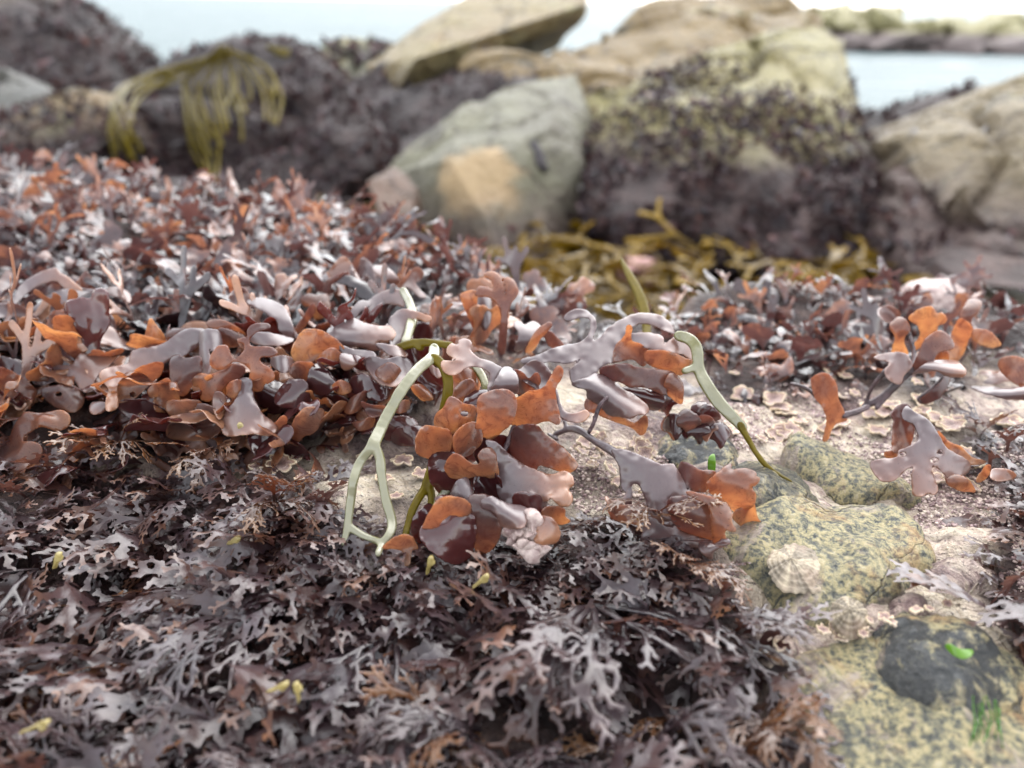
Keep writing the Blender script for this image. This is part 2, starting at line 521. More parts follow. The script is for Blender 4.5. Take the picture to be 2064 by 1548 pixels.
# base regions of the weeds, in photo pixels on the ledge
REG = {
    'turf_far': [(-900, 325), (0, 345), (560, 405), (900, 500), (1010, 570), (1120, 615), (1370, 625), (1400, 575), (1700, 570), (2064, 595), (3000, 640), (3000, 760),
                 (2100, 750), (1870, 730), (1700, 722), (1480, 735), (1390, 715), (1230, 720), (1060, 740), (860, 750), (700, 790), (450, 830), (200, 850), (0, 880), (-500, 900)],
    'dulse': [(-700, 940), (250, 920), (470, 945), (630, 960), (670, 1040), (760, 1090), (1040, 1110), (1180, 1050), (1290, 1060), (1340, 1110), (1430, 1120), (1490, 1190), (1530, 1270), (1535, 1340), (1540, 1430),
              (1630, 1520), (1750, 1640), (2000, 1900), (-1000, 1900)],
    'bank': [(-500, 660), (200, 690), (500, 700), (880, 730), (900, 800), (860, 880), (700, 905), (600, 925), (480, 945), (250, 935), (-500, 950)],
    'turf_near': [(1390, 690), (1560, 680), (1900, 690), (2000, 780), (1860, 830), (1740, 790), (1640, 800), (1480, 810), (1420, 760)],
    'dulse_mid': [(560, 960), (640, 980), (690, 1070), (860, 1100), (1040, 1090), (1180, 1030), (1300, 1040), (1440, 1120), (1500, 1210), (1300, 1210), (700, 1210), (560, 1100)],
    'dulse_side': [(1930, 890), (2000, 850), (2260, 840), (2260, 1330), (2080, 1300), (1960, 1240), (2000, 1100), (1960, 1000)],
}
REGF = {k: poly_sdf(np.array(v, float)) for k, v in REG.items()}


def zone(xy, name):
    p = np.concatenate([xy, np.zeros(xy.shape[:-1] + (1,))], -1)
    px, py, d = proj(p)
    return REGF[name](np.stack([px, py], -1))


def ledge_z(xy):
    z = .006 * fbm(xy, 22, 3, 3) + .0024 * fbm(xy, 90, 3, 8) + .0008 * fbm(xy, 260, 2, 5)
    px, py, d = proj(np.concatenate([xy, np.zeros(xy.shape[:-1] + (1,))], -1))
    # raised bank under the turf on the far left, dropping to the foreground
    z = z + .011 * sstep(.175, .225, xy[..., 1]) * sstep(.03, -.05, xy[..., 0])
    z = z - .006 * sstep(-80, -260, REGF['dulse'](np.stack([px, py], -1)) * 1.0)
    ye = np.interp(xy[..., 0], EDGE[:, 0], EDGE[:, 1])
    z = z - .40 * sstep(0.0, .13, xy[..., 1] - ye)
    return z


xs = np.arange(-.62, .62, .0024); ys = np.arange(.02, .8, .0019)
G = np.stack(np.meshgrid(xs, ys, indexing='ij'), -1)
Z = ledge_z(G)
I = np.arange(Z.size).reshape(Z.shape)
Q = np.stack([I[:-1, :-1], I[1:, :-1], I[1:, 1:], I[:-1, 1:]], -1).reshape(-1, 4)
GF = G.reshape(-1, 2)
wd_ = np.maximum.reduce([sstep(30, -40, zone(GF, k)) for k in REG])  # dark mask of the weed regions: root mat and painted undercut shade
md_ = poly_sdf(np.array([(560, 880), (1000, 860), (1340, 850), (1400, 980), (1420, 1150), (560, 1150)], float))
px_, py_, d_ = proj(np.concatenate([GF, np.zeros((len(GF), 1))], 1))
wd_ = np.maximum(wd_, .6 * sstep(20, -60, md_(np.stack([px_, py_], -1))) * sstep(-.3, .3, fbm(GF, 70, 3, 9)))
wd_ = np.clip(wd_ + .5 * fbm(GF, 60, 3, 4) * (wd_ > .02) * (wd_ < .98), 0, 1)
V = np.concatenate([GF, Z.reshape(-1, 1)], 1)
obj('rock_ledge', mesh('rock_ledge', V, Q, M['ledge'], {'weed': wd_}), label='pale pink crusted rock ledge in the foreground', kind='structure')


def lz(x, y):
    return float(ledge_z(np.array([[x, y]], float))[0])


def on_ledge(px, py):
    p = plane_hit(np.float64(px), np.float64(py), 0.)
    for _ in range(4):
        z = lz(p[0], p[1]); p = plane_hit(np.float64(px), np.float64(py), z)
    return p


def grid_sheet(name, x0, x1, y0, y1, nx, ny, zf, mat, **kw):
    g = np.stack(np.meshgrid(np.linspace(x0, x1, nx), np.linspace(y0, y1, ny), indexing='ij'), -1)
    i = np.arange(nx * ny).reshape(nx, ny)
    q = np.stack([i[:-1, :-1], i[1:, :-1], i[1:, 1:], i[:-1, 1:]], -1).reshape(-1, 4)
    z = zf(g).reshape(-1, 1)
    return obj(name, mesh(name, np.concatenate([g.reshape(-1, 2), z], 1), q, mat), **kw)


# gully floor that falls away to the sea, and the sea itself
BED = -.34
def bed_z(g):
    return BED + .03 * fbm(g, 4, 4, 2) - 1.6 * sstep(3.2, 9, g[..., 1]) - .25 * sstep(.6, .0, g[..., 1])


grid_sheet('ground', -9, 9, -3, 12, 260, 260, bed_z, M['bed'], label='brown weedy gully floor between the boulders', kind='structure')
SEA = -1.25
grid_sheet('sea', -1500, 1500, 3, 3500, 60, 60, lambda g: np.full(g.shape[:-1], SEA), M['sea'], label='pale grey green sea behind the boulders', kind='structure')

#@@BOULDERS
# ------------------------------------------------------------------ boulders
import bmesh


def hull_rock(pts, seed, sub=.035, amp=.02, sm=1, fine=.006, crack=.035):
    bm = bmesh.new()
    for p in pts: bm.verts.new(p)
    bmesh.ops.convex_hull(bm, input=bm.verts)
    loose = [v for v in bm.verts if not v.link_faces]
    bmesh.ops.delete(bm, geom=loose, context='VERTS')
    bmesh.ops.triangulate(bm, faces=bm.faces)
    for _ in range(7):
        es = [e for e in bm.edges if e.calc_length() > sub]
        if not es: break
        bmesh.ops.subdivide_edges(bm, edges=es, cuts=1)
        bmesh.ops.triangulate(bm, faces=[f for f in bm.faces if len(f.verts) > 3])
        if len(bm.verts) > 26000: break
    for _ in range(sm):
        bmesh.ops.smooth_vert(bm, verts=bm.verts, factor=.5, use_axis_x=True, use_axis_y=True, use_axis_z=True)
    bmesh.ops.recalc_face_normals(bm, faces=bm.faces)
    bm.verts.ensure_lookup_table()
    V = np.array([v.co[:] for v in bm.verts]); Fc = np.array([[v.index for v in f.verts] for f in bm.faces])
    N = np.array([v.normal[:] for v in bm.verts])
    bm.free()
    ck = np.exp(-(noise(V, 2.3, seed + 7) / .05) ** 2) + .6 * np.exp(-(noise(V, 5., seed + 8) / .05) ** 2)
    st = np.round(2.2 * noise(V, 3.0, seed + 11)) / 2.2
    V = V + N * (amp * fbm(V, 2.2, 3, seed) + fine * fbm(V, 14, 4, seed + 5) + crack * (.5 * st - .8 * ck))[:, None]
    return V, Fc


def pts_of(spec, back, drop=0.0):
    """spec: (px, py, depth); the back of the rock is the same ring pushed away and drawn in"""
    s = np.array(spec, float)
    f = P(s[:, 0], s[:, 1], s[:, 2])
    c = f.mean(0)
    b = c + (f - c) * .8 + np.array([0, back, -drop])
    return np.concatenate([f, b])


def tuft_cards(k, r):
    """k small ragged frond meshes for the far weed"""
    out = []
    for i in range(k):
        rr = np.random.default_rng(300 + i)
        segs = []
        def br(x, y, a, L, rad, lv):
            x1, y1 = x + math.sin(a) * L, y + math.cos(a) * L
            segs.append((x, y, x1, y1, rad, rad * 1.15))
            if lv < 2:
                for s in (-1, 1): br(x1, y1, a + s * rr.uniform(.3, .75), L * rr.uniform(.6, .9), rad * .95, lv + 1)
        br(0, 0, 0, 9, 1.5, 0)
        s = strokes_sdf(segs, 1.5)
        V, q, sd, o = sheet(s, (-22, -2, 22, 30), 2.4)
        t = np.clip(np.hypot(V[:, 0], V[:, 1]) / 24, 0, 1)
        phi = rr.uniform(.2, .5) + t * rr.uniform(.3, 1.3)
        C = np.stack([V[:, 0], -V[:, 1] * np.sin(phi) - .02 * V[:, 0] ** 2 * rr.uniform(-1, 1), V[:, 1] * np.cos(phi)], 1) + np.stack([0 * t, 2.5 * noise(V, .12, i), 0 * t], 1)
        out.append((C / 25., q, t))
    return out


CARDS = tuft_cards(8, None)


def rand_rot(n, up, lean, rg):
    """n frames whose Z leans off the given up vectors"""
    up = up / np.linalg.norm(up, axis=1, keepdims=True)
    z = up + lean * rg.normal(size=(n, 3)); z /= np.linalg.norm(z, axis=1, keepdims=True)
    a = rg.normal(size=(n, 3)); x = a - (a * z).sum(1, keepdims=True) * z; x /= np.linalg.norm(x, axis=1, keepdims=True)
    y = np.cross(z, x)
    return np.stack([x, y, z], 2)


def merge_copies(cards, pos, frames, scale, rg):
    Vs, Qs, Ts, Rs = [], [], [], []; off = 0
    pick = rg.integers(0, len(cards), len(pos))
    for i in range(len(pos)):
        C, q, t = cards[pick[i]]
        Vs.append((C * scale[i]) @ frames[i].T + pos[i]); Qs.append(q + off); Ts.append(t); Rs.append(np.full(len(C), rg.random())); off += len(C)
    return np.concatenate(Vs), np.concatenate(Qs), np.concatenate(Ts), np.concatenate(Rs)


def weed_on(parent, V, Fc, n, size, mask, seed, name='seaweed_cover', mat='weedcover'):
    rg = np.random.default_rng(seed)
    a, b, c = V[Fc[:, 0]], V[Fc[:, 1]], V[Fc[:, 2]]
    nr = np.cross(b - a, c - a); ar = np.linalg.norm(nr, axis=1); nr = nr / np.maximum(ar[:, None], 1e-12)
    ce = (a + b + c) / 3
    tocam = CAM - ce; tocam /= np.linalg.norm(tocam, axis=1, keepdims=True)
    w = ar * mask(ce, nr) * ((nr * tocam).sum(1) > -.35)
    if w.sum() <= 0: return
    k = rg.choice(len(Fc), n, p=w / w.sum())
    u = rg.random((n, 2)); fl = u.sum(1) > 1; u[fl] = 1 - u[fl]
    p = a[k] + u[:, :1] * (b[k] - a[k]) + u[:, 1:] * (c[k] - a[k])
    up = nr[k] * .6 + np.array([0, -.15, -.45])
    fr = rand_rot(n, up, .45, rg)
    sc = size * .85 * rg.uniform(.4, 1.3, n)
    Vv, Qv, T, Rn = merge_copies(CARDS, p - nr[k] * .004, fr, sc, rg)
    part(name, Vv, Qv, M[mat], parent, {'t': T, 'rnd': Rn}, kind='stuff')


BVH = []


def boulder(spec, back, mat, label, seed, weed=None, drop=.16, name='boulder', extra=None, **kw):
    pts = pts_of(spec, back, drop)
    V, Fc = hull_rock(pts, seed, **kw)
    base = np.array([V[:, 0].mean(), V[:, 1].mean(), V[:, 2].min()])
    r = root(name, base, label, 'boulder', 'boulders between the ledge and the sea')
    so = part('stone', V, Fc, mat, r)
    so.data.polygons.foreach_set('use_smooth', np.zeros(len(Fc), bool))
    if weed:
        weed_on(r, V, Fc, weed[0], weed[1], weed[2], seed + 50)
    t = BVHTree.FromPolygons([Vector(v) for v in V], [list(map(int, f)) for f in Fc])
    BVH.append(t)
    return r


def below(line, soft, s=5., seed=1, thr=-.1):
    return lambda c, n: sstep(line + soft, line - soft, c[:, 2] + .12 * fbm(c, 3, 3, seed)) * (fbm(c, s, 3, seed + 2) > thr)


TAN, TAN2, PINK, DARK = (.42, .36, .24), (.37, .34, .2), (.3, .2, .17), (.035, .022, .024)
m_left = boulder_mat('weedy_boulder', (.3, .23, .17), (.25, .22, .14), (.02, .013, .015), (.1, .065, .06), .16, .1, 1.)
m_slab = boulder_mat('bare_slab', (.36, .31, .2), (.3, .24, .16), (.06, .04, .035), (.3, .2, .15), -.28, .06, 2.)
m_mid = boulder_mat('split_boulder', (.27, .265, .2), (.2, .19, .155), (.05, .035, .035), (.34, .24, .19), -.25, .05, 3., (.42, .29, .15), spot=(P(970., 365., 1.47), .085))
m_right = boulder_mat('two_tone_boulder', (.38, .35, .22), (.33, .29, .18), (.02, .013, .015), (.17, .11, .1), -.14, .03, 4.)
m_end = boulder_mat('smooth_boulder', (.32, .27, .19), (.26, .22, .165), (.055, .036, .032), (.22, .15, .12), -.17, .05, 5.)
m_far = boulder_mat('far_boulder', (.3, .235, .15), (.24, .18, .11), (.1, .07, .06), (.3, .22, .16), -.22, .1, 6.)

boulder([(-60, 255, 1.75), (130, 195, 1.8), (250, 130, 1.95), (350, 112, 2.1), (470, 92, 2.15), (590, 98, 2.1), (680, 175, 1.98), (765, 275, 1.85),
         (775, 360, 1.78), (690, 430, 1.72), (420, 440, 1.7), (120, 400, 1.66), (-60, 360, 1.68), (-160, 320, 1.75)], .7, m_left,
        'large dark boulder overgrown with purple weed under hanging olive straps', 21,
        (8000, .034, below(.4, .2, 5., 3, -.42)), amp=.05)
boulder([(-80, 262, 1.6), (50, 215, 1.64), (150, 186, 1.7), (235, 198, 1.7), (255, 262, 1.58), (140, 330, 1.52), (-80, 340, 1.52)], .3,
        boulder_mat('pink_beige_boulder', (.36, .27, .2), (.28, .23, .15), (.02, .013, .015), (.12, .08, .07), -.13, .05, 8.),
        'low pinkish beige boulder at the foot of the strap covered one', 37, (1900, .028, below(-.13, .05, 5., 21, -.4)), amp=.03)
boulder([(-160, -40, 2.5), (60, -20, 2.6), (165, 5, 2.55), (235, 105, 2.45), (240, 160, 2.35), (120, 190, 2.2), (-160, 190, 2.2)], .6, m_left,
        'weed covered boulder with pale patches beside the open sea', 22, (1800, .045, below(.5, .2, 4., 6, -.15)), amp=.05)
boulder([(-140, 130, 2.0), (0, 118, 2.05), (95, 170, 2.0), (120, 200, 1.95), (60, 250, 1.9), (-140, 250, 1.9)], .4,
        boulder_mat('grey_boulder', (.2, .2, .19), (.15, .15, .14), (.05, .04, .04), (.2, .16, .14), -.3, .05, 9.),
        'low grey bare boulder in front of a weed covered one', 23, amp=.03)
boulder([(735, 130, 2.9), (830, 60, 3.1), (955, -15, 3.3), (1185, -12, 3.3), (1182, 28, 3.2), (1025, 92, 2.9), (900, 150, 2.7), (795, 190, 2.62), (752, 170, 2.8), (838, 118, 2.5), (1180, 8, 3.0)], .9, m_slab,
        'long pale bare slab tilted up toward the sky', 24, amp=.006, sm=0, fine=.004, crack=.02)
boulder([(650, 85, 3.6), (720, 68, 3.7), (790, 75, 3.6), (790, 160, 3.3), (640, 170, 3.3)], .6,
        boulder_mat('greenish_boulder', (.13, .17, .12), (.2, .15, .1), DARK, (.13, .1, .08), -.2, .1, 12.),
        'dark greenish boulder at the water edge behind the slab', 25, (600, .06, below(.2, .2, 4., 7, .0)), amp=.05)
boulder([(925, 130, 2.6), (1060, 96, 2.75), (1220, 62, 2.9), (1330, 85, 2.8), (1420, 130, 2.6), (1240, 195, 2.45), (1000, 215, 2.4), (930, 185, 2.45)], .8, m_far,
        'rounded brown boulder under the long pale slab', 26, (260, .045, below(-.1, .1, 4., 9, .1)), amp=.06)
boulder([(1200, 62, 3.0), (1330, 22, 3.2), (1440, 0, 3.3), (1560, 4, 3.3), (1640, 45, 3.1), (1600, 110, 2.8), (1420, 160, 2.6), (1240, 130, 2.7)], .8, m_far,
        'warm brown boulder topping the heap against the sky', 27, amp=.06)
boulder([(748, 352, 1.64), (882, 262, 1.66), (925, 208, 1.72), (1010, 170, 1.8), (1160, 146, 1.82), (1190, 215, 1.74), (1228, 375, 1.62), (1050, 398, 1.47), (985, 455, 1.42),
         (830, 445, 1.5), (760, 400, 1.6), (905, 318, 1.46), (1092, 262, 1.52), (1010, 540, 1.42), (840, 530, 1.48), (1190, 500, 1.58)], .5, m_mid,
        'angular tan boulder with an orange patch and a split lower face', 28, (1500, .03, below(-.27, .04, 5., 4, -.2)), amp=.006, sm=0, fine=.004, crack=.018)
boulder([(1165, 190, 1.75), (1290, 150, 1.8), (1385, 125, 1.85), (1520, 80, 1.95), (1645, 48, 2.0), (1708, 78, 1.95), (1735, 240, 1.75), (1760, 330, 1.65), (1815, 470, 1.5),
         (1800, 540, 1.42), (1520, 540, 1.36), (1250, 530, 1.38), (1195, 420, 1.5), (1400, 215, 1.58), (1660, 190, 1.62), (1560, 330, 1.46)], .7, m_right,
        'big boulder bare and pale on top with dark weed down its face', 29, (19000, .026, below(-.1, .045, 8., 12, -.48)), amp=.012, sm=0)
boulder([(1815, 275, 1.5), (1960, 205, 1.62), (2080, 150, 1.7), (2300, 110, 1.7), (2400, 480, 1.3), (2080, 520, 1.26), (1900, 440, 1.32), (1835, 345, 1.42), (2090, 250, 1.42)], .6, m_end,
        'smooth beige boulder with a dark slot in its face', 30, (300, .03, below(-.24, .05, 5., 8, .05)), amp=.012, sm=0)
boulder([(1790, 245, 2.0), (1850, 212, 2.05), (1930, 176, 2.1), (2000, 172, 2.1), (2040, 230, 1.9), (1850, 320, 1.75), (1790, 300, 1.8)], .4, m_left,
        'dark weedy boulder at the edge of the pale water', 31, (900, .04, below(.5, .2, 4., 11, -.3)), amp=.05)
boulder([(1795, 330, 1.45), (1850, 300, 1.5), (1890, 420, 1.38), (2100, 520, 1.22), (2120, 590, 1.15), (1850, 570, 1.2), (1790, 480, 1.32)], .4,
        boulder_mat('low_brown_boulder', (.12, .08, .07), (.08, .055, .05), (.045, .03, .03), (.24, .16, .14), -.2, .05, 15.),
        'low dark brown boulder wedged against the smooth beige one', 32, (1000, .03, below(.2, .1, 5., 14, -.1)), amp=.04)
boulder([(1240, 520, 1.34), (1330, 525, 1.34), (1320, 550, 1.3), (1260, 545, 1.3)], .12,
        plain_mat('pink_stone', (.34, .17, .15), (.55, .32, .28), 20), 'small pink stone lying in the kelp below the big boulder', 33, amp=.01, sub=.02)
boulder([(150, 340, 1.25), (190, 335, 1.28), (235, 355, 1.25), (240, 395, 1.2), (150, 395, 1.2)], .14,
        plain_mat('pale_stone', (.34, .34, .3), (.58, .58, .52), 20), 'small pale grey stone behind the turf below the hanging straps', 34, amp=.01, sub=.02)
boulder([(742, 365, 1.46), (795, 338, 1.52), (838, 380, 1.42), (826, 445, 1.36), (765, 425, 1.38)], .12,
        boulder_mat('brown_block', (.2, .145, .12), (.15, .11, .1), (.05, .035, .035), (.2, .14, .12), -.4, .04, 18.),
        'small brown block leaning on the lower left of the split boulder', 38, amp=.006, sm=0, sub=.02, crack=.006)
boulder([(560, 420, 1.5), (700, 410, 1.55), (830, 430, 1.5), (840, 470, 1.35), (700, 520, 1.2), (560, 500, 1.25)], .3,
        plain_mat('gully_slab', (.12, .085, .04), (.34, .26, .14), 14, .4, .02), 'flat brown slab on the gully floor before the split boulder', 35, (140, .06, below(.2, .1, 5., 2, .0)), amp=.02)

boulder([(640, 190, 2.6), (760, 120, 2.75), (930, 110, 2.8), (1080, 150, 2.6), (1190, 230, 2.3), (1150, 420, 1.95), (900, 430, 1.95), (700, 400, 2.1), (640, 280, 2.35)], .4, m_left,
        'dark weedy rocks filling the hollow under the pale slab', 36, (2200, .035, below(.5, .2, 4., 15, -.4)), amp=.05)

# dark lumps: slot shade put on the beige boulder, weed on the split one
def pit(px0, py0, px1, py1, w, label):
    d0 = cast(px0, py0); d1 = cast(px1, py1)
    if d0 is None or d1 is None: return
    a, b = P(px0, py0, d0), P(px1, py1, d1)
    pts = [a + (b - a) * u + np.array([rg_.normal() * w, -.004 + .012 * k, rg_.normal() * w]) for u in np.linspace(0, 1, 6) for k in (0, 1) for _ in range(2)]
    v, f = hull_rock(np.array(pts), 3, sub=.02, amp=.002, sm=1, fine=.001, crack=0)
    r = root('slot_shade_or_weed', (a + b) / 2, label, 'seaweed', 'dark weed patches on bare boulders')
    part('mat', v, f, M['dark_patch'], r)


def cast(px, py):
    o = Vector(CAM); dr = Vector(rays(np.float64(px), np.float64(py))).normalized(); best = None
    for t in BVH:
        hit = t.ray_cast(o, dr)
        if hit[0] is not None and (best is None or hit[3] < best): best = hit[3]
    if best is None: return None
    l = (np.array(o + dr * best) - CAM) @ RN
    return -l[2]


rg_ = np.random.default_rng(6)
M['dark_patch'] = plain_mat('dark_patch', (.012, .01, .012), (.05, .04, .042), 40, .5, .01)
pit(1958, 292, 1992, 258, .004, 'dark lump standing in for the shaded slot in the middle of the smooth beige boulder face')
pit(1838, 285, 1848, 262, .005, 'small dark patch at the left edge of the smooth beige boulder')
pit(1080, 295, 1088, 350, .012, 'dark weed patch on the right face of the split boulder')
pit(1508, 132, 1514, 134, .004, 'tiny dark spot on the pale top of the big boulder')

# far breakwater of pale stones
bw = root('breakwater', P(2000., 110., 27.), 'far breakwater of pale rubble with a dark tide line', 'breakwater')
m_bw = boulder_mat('breakwater_stone', (.44, .41, .27), (.38, .36, .24), (.14, .11, .11), (.28, .22, .2), SEA + .62, .1, 20.)
g_ = np.random.default_rng(4)
Vb, Qb = [], []; off = 0
for i in range(150):
    u = g_.uniform(0, 1); px = 1560 + 1100 * u
    hh = g_.uniform(0, 1)
    d = 27 + g_.uniform(-1, 1) + 1.2 * hh
    base_py = 92 + (px - 1720) * .082
    top_py = 24 + (px - 1720) * .06
    c = P(px, base_py + (top_py + 14 - base_py) * hh, d)
    rad = g_.uniform(.6, 1.15)
    v, f = hull_rock(c + g_.normal(size=(14, 3)) * np.array([rad, rad, rad * .5]) * .55, 60 + i, sub=.5, amp=.06, sm=1, fine=.03)
    Vb.append(v); Qb.append(f + off); off += len(v)
part('rubble', np.concatenate(Vb), np.concatenate(Qb), m_bw, bw)
v, f = hull_rock(np.array([P(x, y, d) for x, y, d in ((1560, 85, 26.6), (1560, 45, 29), (2700, 172, 26.6), (2700, 100, 29), (1560, 45, 33), (2700, 100, 33), (1560, 100, 27), (2700, 190, 27))]), 99, sub=.6, amp=.15, sm=1, fine=.1)
part('core', v, f, m_bw, bw)
for (px, py, w_, h_) in ((1685, 30, 36, 26), (1770, 32, 36, 24), (1915, 40, 44, 16), (2030, 46, 40, 18)):
    d = 27.5
    pts = np.array([P(px + a * w_, py + b * h_, d + c) for a, b, c in ((-1, .9, 0), (-.6, -.3, .2), (-.1, -.6, .3), (.5, -.4, .2), (1, .7, 0), (.2, 1, -.5), (-.4, .8, 1.2), (.5, .8, 1.2))])
    v, f = hull_rock(pts, int(px), sub=.25, amp=.05, sm=1, fine=.03)
    part('top_stone', v, f, m_bw, bw)
pts = np.array([P(px, py, d) for px, py, d in ((1788, 30, 27.3), (1808, 9, 27.4), (1822, 12, 27.4), (1824, 32, 27.3), (1800, 34, 27.8), (1815, 14, 27.9))])
v, f = hull_rock(pts, 5, sub=.2, amp=.02, sm=0, fine=.01)
part('pointed_stone', v, f, m_bw, bw)
#@@PIECES
# ------------------------------------------------------------------ stones and shells set in the ledge
def ground_xy(pts):
    p = np.array(pts, float)
    return plane_hit(p[:, 0], p[:, 1])[:, :2]


def slab_stone(name, px, top, edge, mat, label, seed, step=.0016, rough=.0016, tilt=(0, 0), dip=.0):
    poly = chaikin(ground_xy(px), 2)
    sdf_ = poly_sdf(poly)
    sdf = lambda p: sdf_(p) + .0026 * fbm(p, 130, 3, seed) + .0009 * fbm(p, 600, 2, seed)
    lo, hi = poly.min(0) - .003, poly.max(0) + .003
    V2, q, sd, out = sheet(sdf, (lo[0], lo[1], hi[0], hi[1]), step)
    c = poly.mean(0)
    base = lz(c[0], c[1])
    prof = np.sqrt(np.clip(1 - (1 - np.clip(-sd / edge, 0, 1)) ** 2, 0, 1))
    nz = fbm(V2, 70, 4, seed) * rough + fbm(V2, 400, 3, seed + 3) * rough * .25
    nz = nz + .28 * top * fbm(V2, 38, 3, seed + 8)
    z = ledge_z(V2) * .6 + base * .4 + .62 * top * prof + nz * prof - .0006
    zb = z - .006
    r = root(name, (c[0], c[1], base), label, 'stone', 'stones bedded in the ledge')
    n = len(V2)
    Vt = np.concatenate([V2, z[:, None]], 1); Vb_ = np.concatenate([V2, zb[:, None]], 1)
    # side skirt
    e = np.concatenate([q[:, [0, 1]], q[:, [1, 2]], q[:, [2, 3]], q[:, [3, 0]]])
    key = {}
    for a, b in e: key[(a, b)] = key.get((a, b), 0) + 1
    side = np.array([[b, a, a + n, b + n] for (a, b) in key if (b, a) not in key])
    part('stone', np.concatenate([Vt, Vb_]), np.concatenate([q, q[:, ::-1] + n, side]), M[mat], r)
    return r


slab_stone('granite_stone', [(1400, 1120), (1460, 1075), (1540, 1050), (1640, 1045), (1790, 1055), (1860, 1110), (1895, 1170), (1850, 1215), (1770, 1250), (1700, 1290), (1600, 1290), (1540, 1245), (1470, 1200)],
           .0095, .009, 'granite', 'broad yellow speckled granite stone carrying the fluted limpet', 1)
slab_stone('granite_stone', [(1555, 915), (1600, 893), (1660, 885), (1730, 905), (1790, 945), (1850, 985), (1840, 1015), (1760, 1018), (1690, 1000), (1620, 960)],
           .0085, .005, 'granite', 'long yellow granite stone with a dark crack along its near edge', 2)
slab_stone('granite_stone', [(1560, 1385), (1600, 1345), (1690, 1310), (1800, 1285), (1980, 1290), (2120, 1370), (2200, 1548), (2150, 1740), (1850, 1740), (1700, 1590), (1600, 1470)],
           .0052, .009, 'granite', 'low yellow granite slab under the dark oval stone', 3)
slab_stone('dark_stone', [(1735, 1340), (1790, 1295), (1880, 1280), (1970, 1300), (2035, 1355), (2070, 1430), (2062, 1505), (2000, 1550), (1900, 1530), (1815, 1475), (1755, 1400)],
           .0125, .014, 'granite_dark', 'dark oval stone with tan patches and green strands', 4)
slab_stone('dark_stone', [(1325, 905), (1350, 882), (1400, 872), (1450, 880), (1485, 905), (1500, 945), (1440, 962), (1370, 955), (1335, 940)],
           .008, .008, 'granite_dark', 'dark grey pebble behind the glossy grey frond', 5)
slab_stone('grey_stone', [(1440, 1010), (1480, 970), (1530, 950), (1580, 962), (1630, 1015), (1645, 1055), (1620, 1085), (1560, 1092), (1470, 1075), (1430, 1045)],
           .011, .012, 'granite_grey', 'grey and cream worn stone beneath the orange frond tips', 6)
slab_stone('pink_stone', [(1800, 610), (1830, 580), (1900, 575), (1960, 590), (1990, 620), (1900, 640), (1820, 635)], .016, .02, 'coral',
           'rounded pinkish stone at the far rim of the ledge', 7, step=.003)
slab_stone('crusted_stone', [(1850, 1150), (1920, 1145), (1990, 1165), (2005, 1205), (1950, 1225), (1870, 1222), (1830, 1195)], .006, .006, 'ledge',
           'small stone covered in pink coralline crust beside the granite', 8)
slab_stone('crusted_stone', [(1640, 1330), (1690, 1300), (1760, 1290), (1790, 1250), (1850, 1240), (1870, 1262), (1800, 1300), (1720, 1330), (1660, 1345)], .003, .004, 'ledge',
           'thin ridge of pink coralline crust below the small limpet', 9, rough=.001)
slab_stone('crusted_stone', [(1520, 1345), (1560, 1310), (1600, 1305), (1615, 1330), (1580, 1370), (1530, 1375)], .006, .005, 'ledge',
           'pink crusted knob beside the dark weed and the granite slab', 10, rough=.001)
slab_stone('crusted_stone', [(1190, 900), (1230, 870), (1290, 880), (1330, 930), (1320, 990), (1260, 1010), (1200, 970)], .005, .008, 'ledge',
           'rough crusted hump behind the dark frond stalk', 11)


def limpet(px, py, rad, hgt, label, seed, tilt=0., yaw=0., sq=.85, flut=.09):
    p = on_ledge(px, py)
    g = np.random.default_rng(seed)
    nr, na = 26, 150
    th = np.linspace(0, 2 * np.pi, na, endpoint=False); rr = np.linspace(0, 1, nr)
    ph = g.uniform(0, 6)
    rn_ = lambda f, sd: noise(np.stack([np.cos(th) * f, np.sin(th) * f, 0 * th], -1), 1, sd)
    rib = np.clip(.5 + .55 * rn_(4.2, seed) + .3 * rn_(9, seed + 1) + .15 * np.cos(th * 24), 0, 1)
    A, B = np.meshgrid(rr, th, indexing='ij')
    ribg = np.broadcast_to(rib, A.shape)
    prof = 1 - A ** 1.35
    rad_ = rad * A * (1 + flut * (ribg - .5) * A + .06 * np.sin(B * 2 + ph))
    X = rad_ * np.cos(B) - rad * .3 * (1 - A); Y = rad_ * np.sin(B) * sq + rad * .18 * (1 - A)
    Zz = hgt * prof + hgt * .06 * (ribg - .5) * A + .0002 * noise(np.stack([A * 40, B * 3, 0 * A], -1), 1, seed)
    Zz += .00012 * np.sin(A * 30 + 2 * noise(np.stack([A * 3, B * 2, 0 * A], -1), 1, seed))
    Vv = np.stack([X, Y, Zz], -1).reshape(-1, 3)
    Rm = np.array(Matrix.Rotation(yaw, 3, 'Z') @ Matrix.Rotation(tilt, 3, 'X'))
    i = np.arange(nr * na).reshape(nr, na)
    q = np.stack([i[:-1], i[1:], np.roll(i, -1, 1)[1:], np.roll(i, -1, 1)[:-1]], -1).reshape(-1, 4)
    return obj('limpet', mesh('limpet', Vv @ Rm.T, q, M['limpet'], {'t': A.ravel(), 'rib': ribg.ravel()}), None, label, 'limpet', 'limpets on the granite', None, p)


top1 = on_ledge(1600, 1185)
l1 = limpet(1600, 1195, .0074, .0024, 'wide cream limpet with a deeply fluted edge on yellow granite', 3, R(12), .5, .8, .16)
l1.location.z = lz(top1[0], top1[1]) + .0064
l2 = limpet(1700, 1290, .0042, .003, 'small round grey limpet at the edge of the granite', 4, R(30), .2, .92, .08)
l2.location.z += .0055


